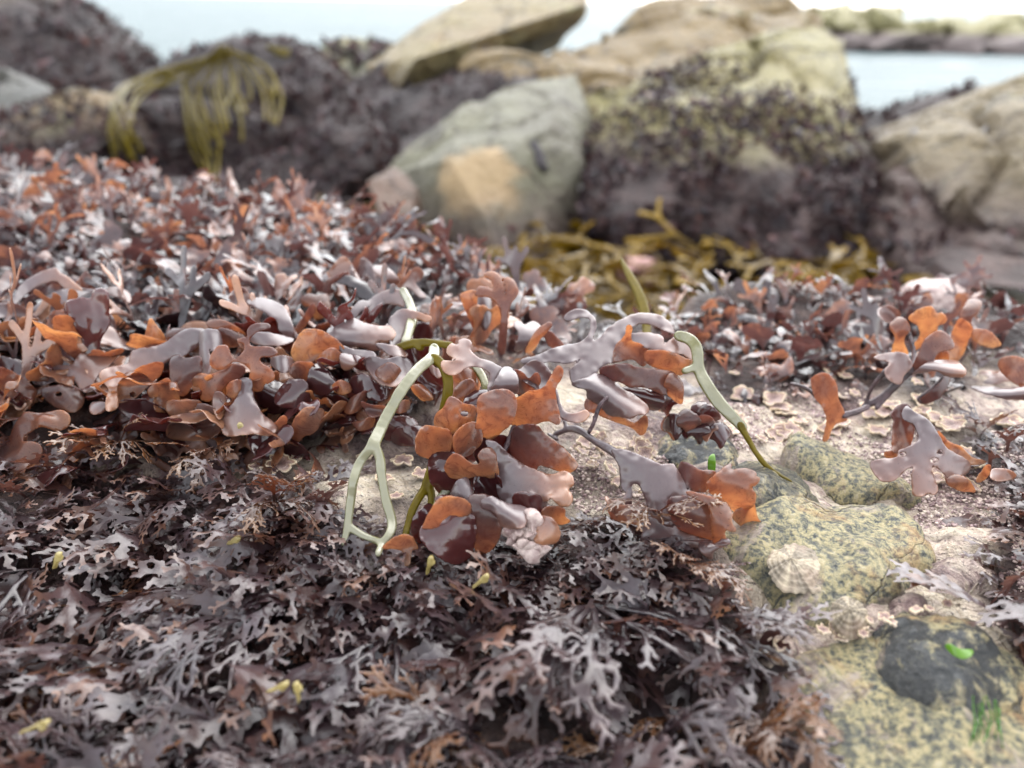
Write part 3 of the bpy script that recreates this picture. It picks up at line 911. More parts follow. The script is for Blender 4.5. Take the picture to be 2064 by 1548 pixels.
def crust(px, py, rad, seed, label, tilt=.15, lift=.0012):
    p = on_ledge(px, py)
    g = np.random.default_rng(seed)
    nr, na = 14, 72
    th = np.linspace(0, 2 * np.pi, na, endpoint=False); rr = np.linspace(0, 1, nr)
    k = g.integers(3, 7); ph = g.uniform(0, 6, 3)
    edge = 1 + .16 * np.sin(k * th + ph[0]) + .12 * np.sin((k + 3) * th + ph[1]) + .03 * np.sin(13 * th + ph[2])
    A, B = np.meshgrid(rr, th, indexing='ij')
    X = rad * A * edge * np.cos(B); Y = rad * A * edge * np.sin(B) * .85
    Zt = .0004 + rad * .09 * A ** 3 * (1 + .8 * np.sin(B * k + ph[1])) + .0004 * noise(np.stack([X, Y, 0 * X], -1), 500, seed)
    Zb = Zt - .0006
    i = np.arange(nr * na).reshape(nr, na)
    q = np.stack([i[:-1], i[1:], np.roll(i, -1, 1)[1:], np.roll(i, -1, 1)[:-1]], -1).reshape(-1, 4)
    n = nr * na
    rim = np.stack([i[-1], i[-1] + n, np.roll(i[-1], -1) + n, np.roll(i[-1], -1)], -1)
    Vt = np.stack([X, Y, Zt], -1).reshape(-1, 3); Vb_ = np.stack([X, Y, Zb], -1).reshape(-1, 3)
    Rm = np.array(Matrix.Rotation(g.uniform(0, 6), 3, 'Z') @ Matrix.Rotation(g.normal() * tilt, 3, 'X') @ Matrix.Rotation(.12, 3, 'Y'))
    Vv = np.concatenate([Vt, Vb_]) @ Rm.T
    o = obj('crust_alga', mesh('crust_alga', Vv, np.concatenate([q, q[:, ::-1] + n, rim]), M['crust'], {'t': np.tile(A.ravel(), 2)}), None, label, 'crust', 'lobed brown crusts on the ledge', None, p + np.array([0, 0, lift]))
    return o


CR = [(566, 944, 58), (520, 950, 36), (612, 968, 30), (598, 932, 26), (812, 938, 50), (775, 975, 38), (850, 965, 36), (735, 930, 34), (880, 935, 30), (800, 1010, 26)]
for k, (x, y, w) in enumerate(CR):
    crust(x, y, w / F * .19 * .5, 100 + k, 'brown lobed crust with a pale rim on bare rock near the forked straps')
g_ = np.random.default_rng(77)
for k in range(26):
    x = g_.uniform(1165, 1330); y = 860 + (x - 1165) * .25 + g_.uniform(0, 120)
    crust(x, y, g_.uniform(18, 40) / F * .19 * .5, 130 + k, 'small curled crust on the rough hump behind the dark stalk', .5, .002 + .003 * g_.random())
for k in range(44):
    x = g_.uniform(1440, 2040); y = g_.uniform(755, 900) + (x > 1880) * 90
    crust(x, y, g_.uniform(20, 56) / F * .22 * .5, 170 + k, 'small pale rimmed crust on the bare pinkish rock', .25)
for k in range(16):
    x = g_.uniform(1560, 1900); y = 1335 - (x - 1560) * .22 + g_.uniform(-14, 14)
    crust(x, y, g_.uniform(16, 30) / F * .15 * .5, 230 + k, 'tiny pale rimmed crust along the seam between the granite stones', .3, .004)

# ------------------------------------------------------------------ fronds traced one by one
CROP = {'A': (0, 500, 2064 / 700), 'B': (600, 500, 1667 / 700), 'C': (1050, 580, 1629 / 600), 'D': (1500, 500, 1587 / 564),
        'E': (500, 480, 2064 / 560), 'F': (0, 0, 1.0), 'G': (850, 420, 2064 / 600), 'L': (0, 330, 2064 / 560), 'S': (1300, 800, 1581 / 764)}
PSEED = [0]


def topx(tag, pts):
    ox, oy, s = CROP[tag]
    p = np.array(pts, float)
    p[:, 0] = ox + p[:, 0] / s; p[:, 1] = oy + p[:, 1] / s
    return p


def piece(parent, name, tag, poly, d, tilt=0, yaw=0, mat='moss', hue=(.5, .9, 90), bulge=.002, ruf=.0003, curl=.0020, T=.00011, step=3.0, holes=(), lim=.03, grow=2., label=None):
    PSEED[0] += 1; sd0 = PSEED[0]
    px = spline(topx(tag, poly), 5)
    fp = poly_sdf(px)
    f0 = lambda q: fp(q) - grow - (.65 * grow) * noise(q, 1 / 9., sd0)
    if holes:
        hs_ = [topx(tag, [(x, y)])[0].tolist() + [r / CROP[tag][2]] for x, y, r in holes]
        def sdf(q):
            D = f0(q)
            for hx, hy, hr in hs_: D = np.maximum(D, hr - np.hypot(q[..., 0] - hx, (q[..., 1] - hy) * 1.5))
            return D
    else: sdf = f0
    lo, hi = px.min(0) - 6, px.max(0) + 6
    V2, q, s, out = sheet(sdf, (lo[0], lo[1], hi[0], hi[1]), step)
    c = (lo + hi) / 2
    A = P(c[0], c[1], d)
    n = np.array(Matrix.Rotation(R(yaw), 3, 'Z') @ Vector((0, -math.cos(R(tilt)), math.sin(R(tilt)))))
    r = rays(V2[:, 0], V2[:, 1])
    den = np.minimum(r @ n, -.24)
    dep = np.clip(((A - CAM) @ n) / den, d - lim, d + lim)
    smax = max(6., -s.min())
    g = np.random.default_rng(sd0)
    fa = g.uniform(0, np.pi); w = (V2 - c) @ np.array([math.cos(fa), math.sin(fa)]); w = w / max(1e-6, np.abs(w).max())
    dep = dep - .1 * bulge * (1 - np.exp(1.5 * s / smax)) + g.choice([-1, 1, 1]) * min(.0045, 1.2 * abs(bulge) + .001) * (w ** 2 - .4)
    dep = dep + ruf * noise(V2, 1 / 42., sd0) + .25 * ruf * noise(V2, 1 / 17., sd0 + 3)
    dep = dep + curl * min(1., smax / 42.) * np.exp(s / (.22 * smax + 2)) * (noise(V2, 1 / 24., sd0 + 9) + .6 * noise(V2, 1 / 11., sd0 + 4))
    C = CAM + r * dep[:, None]
    a = R(hue[2]); u = V2 @ np.array([math.cos(a), math.sin(a)]); u = (u - u.min()) / max(1e-6, np.ptp(u))
    t = hue[0] + (hue[1] - hue[0]) * u + .15 * np.exp(s / 5)
    V, Q, inner = solid(C, q, s, out, T, 1.8)
    t = np.clip(np.concatenate([t, t[inner]]), 0, 1)
    rv = np.full(len(V), (sd0 * .381) % 1)
    kw = {'label': label} if label else {}
    return part(name, V, Q, M[mat], parent, {'t': t, 'rnd': rv}, **kw)


def strap(parent, name, tag, lines, mat, T=.0009, k=5., step=2.2, hue=(.3, .9), flat=.3, label=None):
    """lines: list of polylines of (x, y, width_px, depth)"""
    PSEED[0] += 1; sd0 = PSEED[0]
    ox, oy, s_ = CROP[tag]
    segs, ds = [], []
    for ln in lines:
        p = np.array(ln, float); p[:, :3] = p[:, :3] / s_; p[:, 0] += ox; p[:, 1] += oy
        p = chaikin(p, 2, False)
        for a, b in zip(p[:-1], p[1:]):
            segs.append((a[0], a[1], b[0], b[1], a[2] * .45, b[2] * .45)); ds.append((a[3], b[3]))
    sd1 = strokes_sdf(segs, k)
    S = np.array(segs); mw = S[:, 4:].max()
    sdf = lambda q: sd1(q) + .1 * mw * noise(q, 1 / (mw * 2.2), sd0)
    m = S[:, 4:].max()
    V2, q, s, out = sheet(sdf, (min(S[:, 0].min(), S[:, 2].min()) - m, min(S[:, 1].min(), S[:, 3].min()) - m, max(S[:, 0].max(), S[:, 2].max()) + m, max(S[:, 1].max(), S[:, 3].max()) + m), step)
    num = 0; den = 0; tn = 0
    for i, ((x0, y0, x1, y1, r0, r1), (d0, d1)) in enumerate(zip(segs, ds)):
        ex, ey = x1 - x0, y1 - y0
        t = np.clip(((V2[:, 0] - x0) * ex + (V2[:, 1] - y0) * ey) / (ex * ex + ey * ey + 1e-9), 0, 1)
        dd = np.hypot(V2[:, 0] - x0 - t * ex, V2[:, 1] - y0 - t * ey)
        w = np.exp(-np.clip(dd / 5., 0, 60)) + 1e-30
        num = num + w * (d0 + (d1 - d0) * t); den = den + w; tn = tn + w * ((i + t) / len(segs))
    dep = num / den + .0012 * (mw / 12) * noise(V2, 1 / (mw * 3.5), sd0 + 5) * (1 if T < .002 else 3); tt = hue[0] + (hue[1] - hue[0]) * tn / den
    C = CAM + rays(V2[:, 0], V2[:, 1]) * dep[:, None]
    V, Q, inner = solid(C, q, s, out, T, max(3., m * flat))
    ed = np.exp(s / max(1.2, m * .13)); tt = tt * (1 - ed)
    tt = np.clip(np.concatenate([tt, tt[inner] * .3]) + .08 * noise(V, 300, sd0) * np.concatenate([1 - ed, (1 - ed)[inner]]), 0, 1)
    kw = {'label': label} if label else {}
    return part(name, V, Q, M[mat], parent, {'t': tt, 'rnd': np.full(len(V), (sd0 * .381) % 1)}, **kw)


GI = 'large fronds of Irish moss in sharp focus'


def hero(px, py, label, group=GI, name='irish_moss'):
    p = on_ledge(px, py)
    return root(name, p, label, 'seaweed', group)


OR = (.55, 1., 90); PU = (.05, .35, 90); MX = (.15, .85, 90)
# --- the big orange cluster in the middle
h = hero(950, 1120, 'large translucent orange frond cluster standing upright before the forked straps')
piece(h, 'blade', 'B', [(868, 725), (920, 690), (985, 680), (1035, 700), (1050, 760), (1030, 830), (990, 870), (940, 910), (885, 930), (850, 900), (865, 820)], .170, -6, 12, 'moss', OR, .003)
piece(h, 'blade', 'B', [(1000, 745), (1060, 718), (1110, 690), (1165, 680), (1200, 650), (1222, 608), (1250, 570), (1272, 588), (1262, 625), (1240, 660), (1235, 720), (1248, 770), (1258, 830), (1240, 842), (1200, 825), (1150, 840), (1100, 858), (1050, 850), (1010, 830)], .1705, -4, -14, 'moss', (.95, .55, 0), .004)
piece(h, 'blade', 'B', [(750, 905), (800, 850), (850, 838), (880, 870), (882, 930), (850, 965), (830, 990), (795, 1000), (758, 978)], .1695, 5, 25, 'moss', (.8, .7, 90), .003)
piece(h, 'blade', 'B', [(735, 715), (790, 745), (850, 765), (862, 830), (800, 845), (765, 890), (725, 880), (690, 875), (660, 850), (665, 800), (700, 770)], .1735, 10, 10, 'moss', OR, .004, holes=((800, 795, 20),))
piece(h, 'blade', 'B', [(572, 905), (600, 860), (650, 858), (738, 890), (715, 1000), (680, 1010), (620, 1005), (575, 985), (566, 940)], .172, -8, 14, 'moss', (.8, .8, 90), .003)
piece(h, 'blade', 'B', [(745, 760), (850, 760), (900, 780), (930, 900), (870, 1000), (800, 1040), (730, 1010), (720, 900)], .178, 0, 0, 'moss_dark', (.4, .8, 90), .003)
piece(h, 'blade', 'B', [(710, 1040), (742, 992), (780, 995), (810, 1022), (850, 1042), (878, 1032), (870, 1000), (885, 970), (920, 960), (945, 980), (955, 1040), (962, 1090), (920, 1100), (870, 1090), (800, 1105), (740, 1100), (712, 1070)], .1675, -10, -5, 'moss', OR, .003)
piece(h, 'blade', 'B', [(905, 928), (960, 940), (1010, 990), (1080, 1040), (1150, 1070), (1220, 1090), (1270, 1075), (1310, 1090), (1322, 1130), (1300, 1160), (1318, 1200), (1300, 1235), (1260, 1235), (1225, 1200), (1212, 1172), (1200, 1212), (1160, 1210), (1122, 1190), (1110, 1290), (1080, 1310), (1020, 1270), (975, 1200), (958, 1150), (960, 1040)], .1665, 38, -8, 'moss_grey', (.0, 1., 0), .003)
piece(h, 'blade', 'B', [(1045, 860), (1140, 852), (1190, 900), (1260, 950), (1320, 1010), (1342, 1040), (1325, 1065), (1290, 1075), (1230, 1060), (1160, 1040), (1130, 1080), (1070, 1060), (1025, 990), (1025, 920)], .1715, 8, -18, 'moss', (.0, 1., 15), .004)
piece(h, 'blade', 'B', [(1190, 1245), (1275, 1250), (1280, 1290), (1302, 1312), (1250, 1322), (1180, 1290)], .166, -5, 0, 'moss', OR, .001)
piece(h, 'blade', 'B', [(1180, 1290), (1230, 1310), (1257, 1365), (1240, 1412), (1180, 1422), (1138, 1405), (1150, 1350)], .1570, 40, 0, 'moss_grey', (.5, 1., 90), .001)
piece(h, 'blade', 'B', [(665, 1200), (720, 1188), (790, 1208), (835, 1270), (855, 1330), (845, 1430), (825, 1480), (780, 1512), (740, 1512), (690, 1490), (640, 1450), (600, 1410), (590, 1350), (640, 1300), (672, 1250)], .1600, 35, 15, 'moss_dark', (.5, .9, 90), .006)
piece(h, 'blade', 'B', [(670, 1215), (730, 1195), (810, 1215), (850, 1290), (800, 1290), (740, 1280), (700, 1300), (640, 1370), (600, 1380), (610, 1320)], .1580, -5, 20, 'moss', (.9, .6, 90), .004)
piece(h, 'blade', 'B', [(740, 1190), (760, 1130), (790, 1108), (815, 1112), (845, 1195), (830, 1222), (780, 1215)], .1655, 45, 10, 'moss_grey', PU, .001)
piece(h, 'blade', 'B', [(885, 1215), (930, 1193), (970, 1213), (1010, 1230), (1100, 1250), (1090, 1330), (1020, 1345), (975, 1330), (960, 1280), (920, 1255), (890, 1250)], .1580, 45, -10, 'moss_grey', (.1, .6, 90), .004)
piece(h, 'blade', 'B', [(830, 1190), (950, 1200), (980, 1290), (960, 1400), (910, 1460), (860, 1460), (840, 1380), (840, 1280)], .1625, 0, 0, 'moss', (.2, .7, 90), .003)
piece(h, 'blade', 'B', [(860, 1080), (960, 1090), (980, 1180), (960, 1240), (900, 1210), (850, 1180)], .1695, 10, 0, 'moss_dark', (.3, .7, 90), .003)
piece(h, 'blade', 'B', [(410, 1440), (450, 1400), (500, 1380), (545, 1385), (560, 1410), (575, 1440), (545, 1450), (535, 1510), (505, 1515), (510, 1455), (460, 1440)], .1600, 15, 0, 'moss', (.7, .9, 90), .001)
for pl_, d_ in (([(640, 1000), (760, 980), (840, 1060), (830, 1180), (720, 1200), (640, 1120)], .1755), ([(860, 930), (980, 900), (1060, 960), (1040, 1080), (930, 1090), (860, 1020)], .1765),
                ([(1040, 1180), (1160, 1190), (1210, 1260), (1160, 1330), (1060, 1320)], .1665), ([(820, 700), (930, 690), (960, 780), (880, 830), (800, 800)], .181), ([(560, 1290), (640, 1230), (660, 1330), (600, 1420), (550, 1380)], .1665)):
    piece(h, 'blade', 'B', pl_, d_, 5, 10, 'moss_dark', (.3, .9, 90), .003)
strap(h, 'stipe', 'B', [[(890, 960, 26, .176), (880, 1100, 22, .176), (890, 1300, 20, .172), (900, 1480, 18, .168)], [(1040, 860, 26, .176), (980, 1000, 24, .176), (930, 1200, 22, .174)]], 'stipe', T=.0007)

h = hero(1010, 860, 'lavender grey frond arching over the orange cluster beside the pale strap')
piece(h, 'blade', 'B', [(720, 480), (740, 460), (770, 470), (775, 445), (800, 437), (830, 455), (825, 490), (870, 530), (920, 545), (965, 570), (985, 590), (1000, 650), (1010, 690), (930, 690), (915, 670), (930, 610), (890, 575), (820, 568), (760, 605), (715, 600), (692, 565), (700, 545), (785, 545), (745, 525), (720, 505)], .179, 55, 5, 'moss_grey', (.9, .1, 0), .002)
piece(h, 'blade', 'B', [(935, 690), (950, 640), (975, 590), (1000, 570), (1045, 600), (1055, 690), (1000, 695)], .1765, 58, -12, 'moss_grey', PU, .002)
piece(h, 'blade', 'B', [(1035, 610), (1080, 575), (1130, 540), (1175, 555), (1212, 600), (1212, 640), (1165, 685), (1110, 650), (1075, 630)], .179, 58, -10, 'moss_grey', (.2, .4, 90), .004)
piece(h, 'blade', 'B', [(1030, 590), (1080, 600), (1110, 630), (1150, 600), (1160, 650), (1110, 690), (1040, 690)], .1785, -5, 0, 'moss', (.4, .7, 90), .003)
piece(h, 'blade', 'B', [(1240, 680), (1262, 760), (1310, 800), (1380, 780), (1397, 800), (1370, 830), (1320, 832), (1270, 815), (1238, 770)], .174, 55, -25, 'moss_grey', (.1, .9, 0), .001)
piece(h, 'blade', 'B', [(770, 660), (830, 630), (860, 680), (850, 740), (800, 745), (750, 720)], .183, 35, 0, 'moss', (.5, .9, 90), .002)
piece(h, 'blade', 'B', [(740, 580), (800, 570), (850, 600), (860, 660), (800, 650), (750, 630)], .187, 40, 0, 'moss', (.5, .9, 90), .002)
strap(h, 'stipe', 'B', [[(1040, 600, 30, .18), (1090, 760, 26, .182), (1060, 900, 22, .18)]], 'stipe', T=.0007)

# --- the forked pale straps
h = hero(740, 1090, 'pale grey green forked strap hanging from its arch down to the rock', 'forked thong weeds', 'thong_weed')
strap(h, 'blade', 'B', [[(655, 480, 40, .187), (655, 520, 40, .184), (630, 540, 46, .180), (570, 585, 50, .177), (500, 680, 54, .174), (430, 800, 54, .172), (362, 945, 56, .169)],
                        [(362, 945, 40, .169), (300, 1020, 40, .168), (268, 1110, 42, .167), (255, 1210, 38, .167), (242, 1320, 36, .166), (222, 1420, 22, .165)],
                        [(365, 945, 36, .169), (398, 1000, 36, .168), (402, 1110, 40, .167), (428, 1230, 42, .166), (455, 1310, 42, .165), (448, 1370, 34, .164), (410, 1415, 26, .163)],
                        [(250, 1340, 26, .166), (320, 1385, 30, .165), (410, 1415, 26, .163), (385, 1470, 18, .160)]], 'thong', T=.0007, k=7)
h = hero(860, 1060, 'yellow green strap behind the pale forked one, forking again near the rock', 'forked thong weeds', 'thong_weed')
strap(h, 'blade', 'B', [[(650, 530, 40, .183), (690, 550, 44, .181), (722, 610, 46, .180), (722, 700, 46, .180), (700, 790, 46, .181), (690, 900, 44, .182), (660, 1010, 50, .181), (622, 1140, 50, .179)],
                        [(622, 1140, 34, .179), (560, 1230, 36, .177), (528, 1330, 32, .175), (505, 1440, 24, .172)], [(622, 1140, 30, .179), (645, 1190, 26, .179), (636, 1240, 22, .178)]], 'olive', T=.0010, k=6, hue=(.3, .8))
h = hero(900, 1010, 'pale strap passing behind the orange cluster', 'forked thong weeds', 'thong_weed')
strap(h, 'blade', 'B', [[(850, 560, 36, .190), (890, 620, 38, .187), (905, 680, 36, .185), (870, 740, 34, .185), (830, 900, 36, .185), (780, 1090, 40, .180), (710, 1160, 42, .177), (650, 1260, 36, .173), (610, 1380, 24, .169)]], 'thong', T=.0009)
h = hero(900, 760, 'mustard olive sprig lying behind the arch of the pale strap', 'forked thong weeds', 'thong_weed')
strap(h, 'blade', 'B', [[(470, 485, 34, .205), (530, 462, 40, .204), (600, 452, 36, .202), (650, 455, 30, .200), (735, 468, 34, .198)], [(560, 452, 26, .203), (590, 480, 24, .202)]], 'olive', hue=(.6, 1.))
strap(h, 'blade', 'E', [[(1165, 790, 60, .208), (1200, 680, 70, .212), (1230, 570, 70, .218), (1200, 470, 60, .224), (1150, 390, 50, .23)]], 'thong', T=.0009)
h = hero(1450, 860, 'pale strap reaching down to the bare rock and ending in an olive tip', 'forked thong weeds', 'thong_weed')
strap(h, 'blade', 'C', [[(860, 262, 40, .20), (930, 280, 56, .197), (968, 340, 52, .196), (968, 430, 54, .195), (1000, 510, 64, .194), (1060, 600, 66, .193), (1130, 680, 62, .192), (1215, 765, 44, .191)],
                        [(968, 430, 30, .195), (895, 455, 22, .194)]], 'thong', T=.0007, k=8)
strap(h, 'tip', 'C', [[(1200, 750, 40, .191), (1245, 830, 26, .19), (1290, 910, 26, .188), (1350, 985, 26, .186), (1440, 1040, 20, .184), (1475, 1062, 8, .183)]], 'olive', T=.0007, hue=(.5, .8))
h = hero(1290, 680, 'single mustard strap standing upright against the kelp in the gully', 'forked thong weeds', 'thong_weed')
strap(h, 'blade', 'G', [[(1380, 350, 14, .268), (1420, 430, 46, .262), (1480, 540, 66, .256), (1535, 660, 74, .25), (1560, 800, 66, .245), (1560, 960, 50, .24)]], 'olive', T=.0011, hue=(.8, .6))

# --- the grey frond with orange tips at the right
h = hero(1190, 900, 'glossy grey frond on a long dark stalk with rolled orange tips over granite')
strap(h, 'stipe', 'C', [[(190, 800, 20, .196), (280, 765, 34, .194), (340, 790, 34, .192), (400, 838, 36, .189), (480, 880, 48, .184), (570, 940, 60, .178)], [(250, 770, 18, .195), (240, 730, 12, .196)], [(200, 830, 12, .195), (150, 800, 10, .197)]], 'moss_grey', T=.0008, hue=(.0, .1))
piece(h, 'blade', 'C', [(500, 895), (540, 885), (600, 900), (680, 930), (760, 968), (830, 970), (880, 1040), (920, 1100), (930, 1130), (850, 1150), (815, 1180), (820, 1240), (870, 1330), (990, 1372), (1060, 1400), (1050, 1420), (960, 1430), (800, 1410), (700, 1402), (660, 1425), (640, 1440), (685, 1270), (690, 1180), (655, 1090), (622, 1066), (600, 1090), (588, 1130), (552, 1085), (540, 980)], .1685, 34, -12, 'moss_grey', (.0, .55, 10), .004, ruf=.0008, curl=.001)
piece(h, 'blade', 'C', [(815, 1155), (900, 1140), (960, 1158), (1040, 1180), (1045, 1260), (1055, 1335), (1075, 1400), (1020, 1380), (920, 1350), (850, 1300), (808, 1215)], .1640, -5, -15, 'moss', (.1, .85, 0), .006)
piece(h, 'blade', 'C', [(868, 975), (900, 958), (980, 1000), (1062, 1008), (1030, 1060), (1035, 1112), (960, 1112), (900, 1092), (862, 1050)], .1690, 15, -5, 'moss', (.0, .6, 10), .006)
piece(h, 'blade', 'C', [(1020, 1070), (1060, 1030), (1130, 972), (1150, 968), (1152, 1000), (1220, 993), (1278, 1010), (1285, 1038), (1302, 1045), (1282, 1078), (1252, 1090), (1282, 1130), (1277, 1180), (1230, 1222), (1180, 1232), (1140, 1190), (1080, 1150), (1028, 1112)], .1665, 0, -10, 'moss', OR, .005)
piece(h, 'blade', 'C', [(1160, 1240), (1230, 1190), (1272, 1180), (1292, 1260), (1328, 1312), (1250, 1316), (1190, 1290)], .1680, -5, -5, 'moss', (.8, 1., 90), .002)
piece(h, 'blade', 'C', [(905, 1120), (960, 1125), (1050, 1150), (1120, 1175), (1152, 1230), (1150, 1280), (1172, 1330), (1112, 1322), (1120, 1392), (1060, 1412), (1048, 1300), (1030, 1190), (960, 1155)], .162, 10, -30, 'moss', (.6, .9, 0), .004)
piece(h, 'blade', 'C', [(1000, 1375), (1060, 1400), (1110, 1370), (1140, 1395), (1060, 1440), (1045, 1480), (1020, 1470), (975, 1430)], .160, 45, 0, 'moss_grey', (.2, .6, 90), .002)
piece(h, 'blade', 'C', [(465, 1145), (495, 1170), (550, 1158), (585, 1110), (602, 1075), (600, 1200), (560, 1230), (520, 1235), (485, 1205)], .169, 45, 20, 'moss_grey', (.9, .2, 0), .002)
piece(h, 'blade', 'C', [(490, 1200), (600, 1190), (690, 1180), (690, 1240), (640, 1290), (560, 1280), (500, 1260)], .168, 30, 0, 'moss', (.4, .8, 90), .002)

# --- the pale grey frond behind it
h = hero(1200, 800, 'pale silvery grey frond spread out like antlers behind the dark stalk')
piece(h, 'blade', 'C', [(0, 400), (90, 372), (180, 335), (250, 315), (330, 300), (372, 260), (388, 205), (370, 165), (320, 158), (255, 182), (245, 155), (300, 122), (360, 130), (402, 175), (405, 230), (392, 290), (432, 278), (480, 222), (560, 172), (640, 143), (740, 150), (800, 180), (837, 247), (790, 232), (720, 202), (640, 195), (595, 225), (562, 272), (522, 320), (520, 400), (480, 412), (430, 440), (380, 500), (290, 522), (268, 460), (300, 430), (335, 385), (250, 412), (150, 400), (60, 425)], .204, 56, 0, 'moss_grey', (.1, .4, 0), .003)
piece(h, 'blade', 'C', [(515, 330), (570, 262), (582, 212), (602, 215), (602, 290), (650, 310), (692, 340), (690, 392), (668, 428), (620, 392), (560, 392), (512, 402)], .1985, -5, 0, 'moss', (.95, .5, 90), .003)
piece(h, 'blade', 'C', [(600, 262), (680, 248), (770, 270), (782, 320), (850, 268), (930, 290), (965, 335), (945, 400), (880, 362), (780, 345), (720, 335), (640, 310)], .201, 60, 0, 'moss_grey', (.3, .8, 0), .003)
piece(h, 'blade', 'C', [(685, 350), (800, 350), (900, 390), (935, 402), (880, 472), (830, 462), (760, 442), (690, 405)], .1975, -6, -10, 'moss', (.5, 1., 0), .003)
piece(h, 'blade', 'C', [(435, 445), (560, 418), (650, 440), (760, 450), (832, 462), (852, 502), (800, 532), (790, 582), (680, 542), (600, 542), (540, 512), (470, 502)], .1955, 20, -5, 'moss', (.0, .7, 0), .003)
piece(h, 'blade', 'C', [(825, 470), (880, 520), (882, 622), (850, 622), (800, 572), (790, 520)], .195, -5, -10, 'moss', OR, .002)
piece(h, 'blade', 'C', [(285, 522), (370, 490), (420, 472), (480, 500), (532, 530), (562, 560), (620, 590), (692, 650), (682, 692), (640, 692), (600, 712), (540, 702), (480, 692), (430, 642), (370, 602), (358, 560), (310, 542)], .193, 50, 0, 'moss_grey', (.05, .6, 0), .004)
piece(h, 'blade', 'C', [(365, 610), (450, 612), (520, 642), (552, 702), (620, 742), (680, 702), (692, 752), (660, 802), (600, 760), (500, 725), (420, 690), (355, 660)], .1955, 0, 0, 'moss', (.5, .9, 90), .002)
piece(h, 'blade', 'C', [(520, 560), (600, 545), (700, 560), (790, 590), (760, 660), (690, 660), (600, 610)], .199, 0, 0, 'moss_dark', (.2, .6, 90), .002)
strap(h, 'stipe', 'C', [[(470, 600, 14, .19), (425, 650, 22, .19), (400, 740, 18, .19), (372, 790, 14, .19)]], 'stipe')
h = hero(1290, 870, 'ragged dark red weed sheltering under the pale silvery frond')
for k in range(12):
    x = 690 + 30 * k + g_.uniform(-20, 20); y = 560 + g_.uniform(0, 150) + k * 6
    piece(h, 'blade', 'C', [(x, y), (x + 40, y - 30), (x + 90, y - 10), (x + 120, y + 40), (x + 90, y + 60), (x + 60, y + 110), (x + 30, y + 70), (x - 10, y + 50)], .201 + g_.uniform(-.003, .004), g_.uniform(-10, 50), g_.uniform(-30, 30), 'moss_dark' if k % 3 else 'moss', (.2, .7, 90), .002, step=4)
#@@PIECES2
# --- left cluster
h = hero(130, 800, 'heart shaped orange cup frond at the left edge of the turf')
piece(h, 'blade', 'A', [(300, 400), (330, 378), (390, 375), (435, 392), (455, 430), (520, 445), (575, 490), (572, 545), (520, 585), (450, 612), (400, 655), (350, 692), (285, 690), (250, 640), (262, 560), (275, 470)], .226, -8, 10, 'moss', OR, .003)
piece(h, 'blade', 'A', [(318, 420), (360, 400), (410, 410), (440, 440), (490, 460), (520, 500), (490, 550), (430, 590), (370, 580), (330, 520)], .221, -18, 14, 'moss', (.6, .8, 90), -.002)
piece(h, 'blade', 'A', [(180, 485), (230, 460), (272, 478), (245, 560), (220, 645), (150, 655), (130, 610), (160, 540)], .224, -5, 20, 'moss', OR, .003)
piece(h, 'blade', 'A', [(195, 705), (300, 690), (420, 700), (480, 632), (600, 610), (660, 650), (745, 650), (700, 720), (610, 760), (585, 830), (500, 852), (430, 772), (380, 775), (210, 812)], .219, 55, 0, 'moss_grey', (.1, .8, 0), .003)
piece(h, 'blade', 'A', [(250, 845), (330, 820), (420, 815), (480, 850), (492, 920), (440, 972), (350, 950), (275, 900)], .212, 35, 8, 'moss', (.1, .7, 60), .002, holes=((350, 868, 20), (425, 832, 14)))
piece(h, 'blade', 'A', [(0, 710), (60, 730), (150, 790), (215, 850), (190, 910), (120, 990), (40, 1025), (-60, 1020), (-60, 720)], .212, 20, 10, 'moss', (.3, .9, 90), .004)
piece(h, 'blade', 'A', [(-40, 650), (60, 655), (200, 700), (210, 800), (120, 790), (-40, 730)], .222, 40, 0, 'moss_dark', (.2, .6, 90), .004)

h = hero(300, 860, 'broad lavender frond with orange lobes folded over the dark hollow')
piece(h, 'blade', 'A', [(598, 742), (660, 710), (760, 690), (792, 610), (900, 590), (990, 560), (1060, 510), (1130, 483), (1222, 490), (1200, 540), (1150, 600), (1090, 640), (1030, 652), (965, 692), (935, 770), (880, 812), (820, 800), (740, 792), (705, 802), (690, 840), (702, 920), (690, 952), (652, 967), (630, 950), (640, 880), (650, 830), (608, 792)], .207, 50, 8, 'moss_grey', (.1, 1., 120), .003)
piece(h, 'blade', 'A', [(690, 850), (720, 790), (800, 730), (860, 700), (962, 682), (950, 752), (890, 802), (820, 872), (760, 902), (700, 915)], .204, 0, 12, 'moss', (.95, .6, 0), .004, holes=((790, 870, 22),))
piece(h, 'blade', 'A', [(1195, 500), (1280, 488), (1312, 530), (1312, 590), (1270, 612), (1240, 582), (1232, 560), (1250, 690), (1240, 742), (1190, 742), (1190, 620)], .206, 50, 0, 'moss_grey', (.1, .5, 90), .002)
piece(h, 'blade', 'A', [(1018, 660), (1060, 640), (1110, 660), (1190, 650), (1192, 742), (1150, 792), (1110, 862), (1060, 872), (1020, 822), (1012, 740)], .2035, 20, 10, 'moss', (.0, .6, 90), .004)
piece(h, 'blade', 'A', [(885, 840), (960, 790), (1000, 778), (1030, 830), (1062, 880), (1052, 962), (1000, 972), (930, 967), (918, 910), (960, 882), (900, 882)], .202, -5, 0, 'moss', OR, .003)
piece(h, 'blade', 'A', [(1145, 785), (1190, 750), (1280, 750), (1390, 690), (1452, 720), (1420, 772), (1350, 802), (1280, 892), (1200, 902), (1195, 832), (1155, 815)], .201, 10, 5, 'moss', (.95, .3, 0), .003)
piece(h, 'blade', 'A', [(1275, 870), (1310, 858), (1342, 900), (1330, 980), (1300, 1012), (1268, 950)], .197, 40, 0, 'moss_grey', (.3, .9, 90), .001)
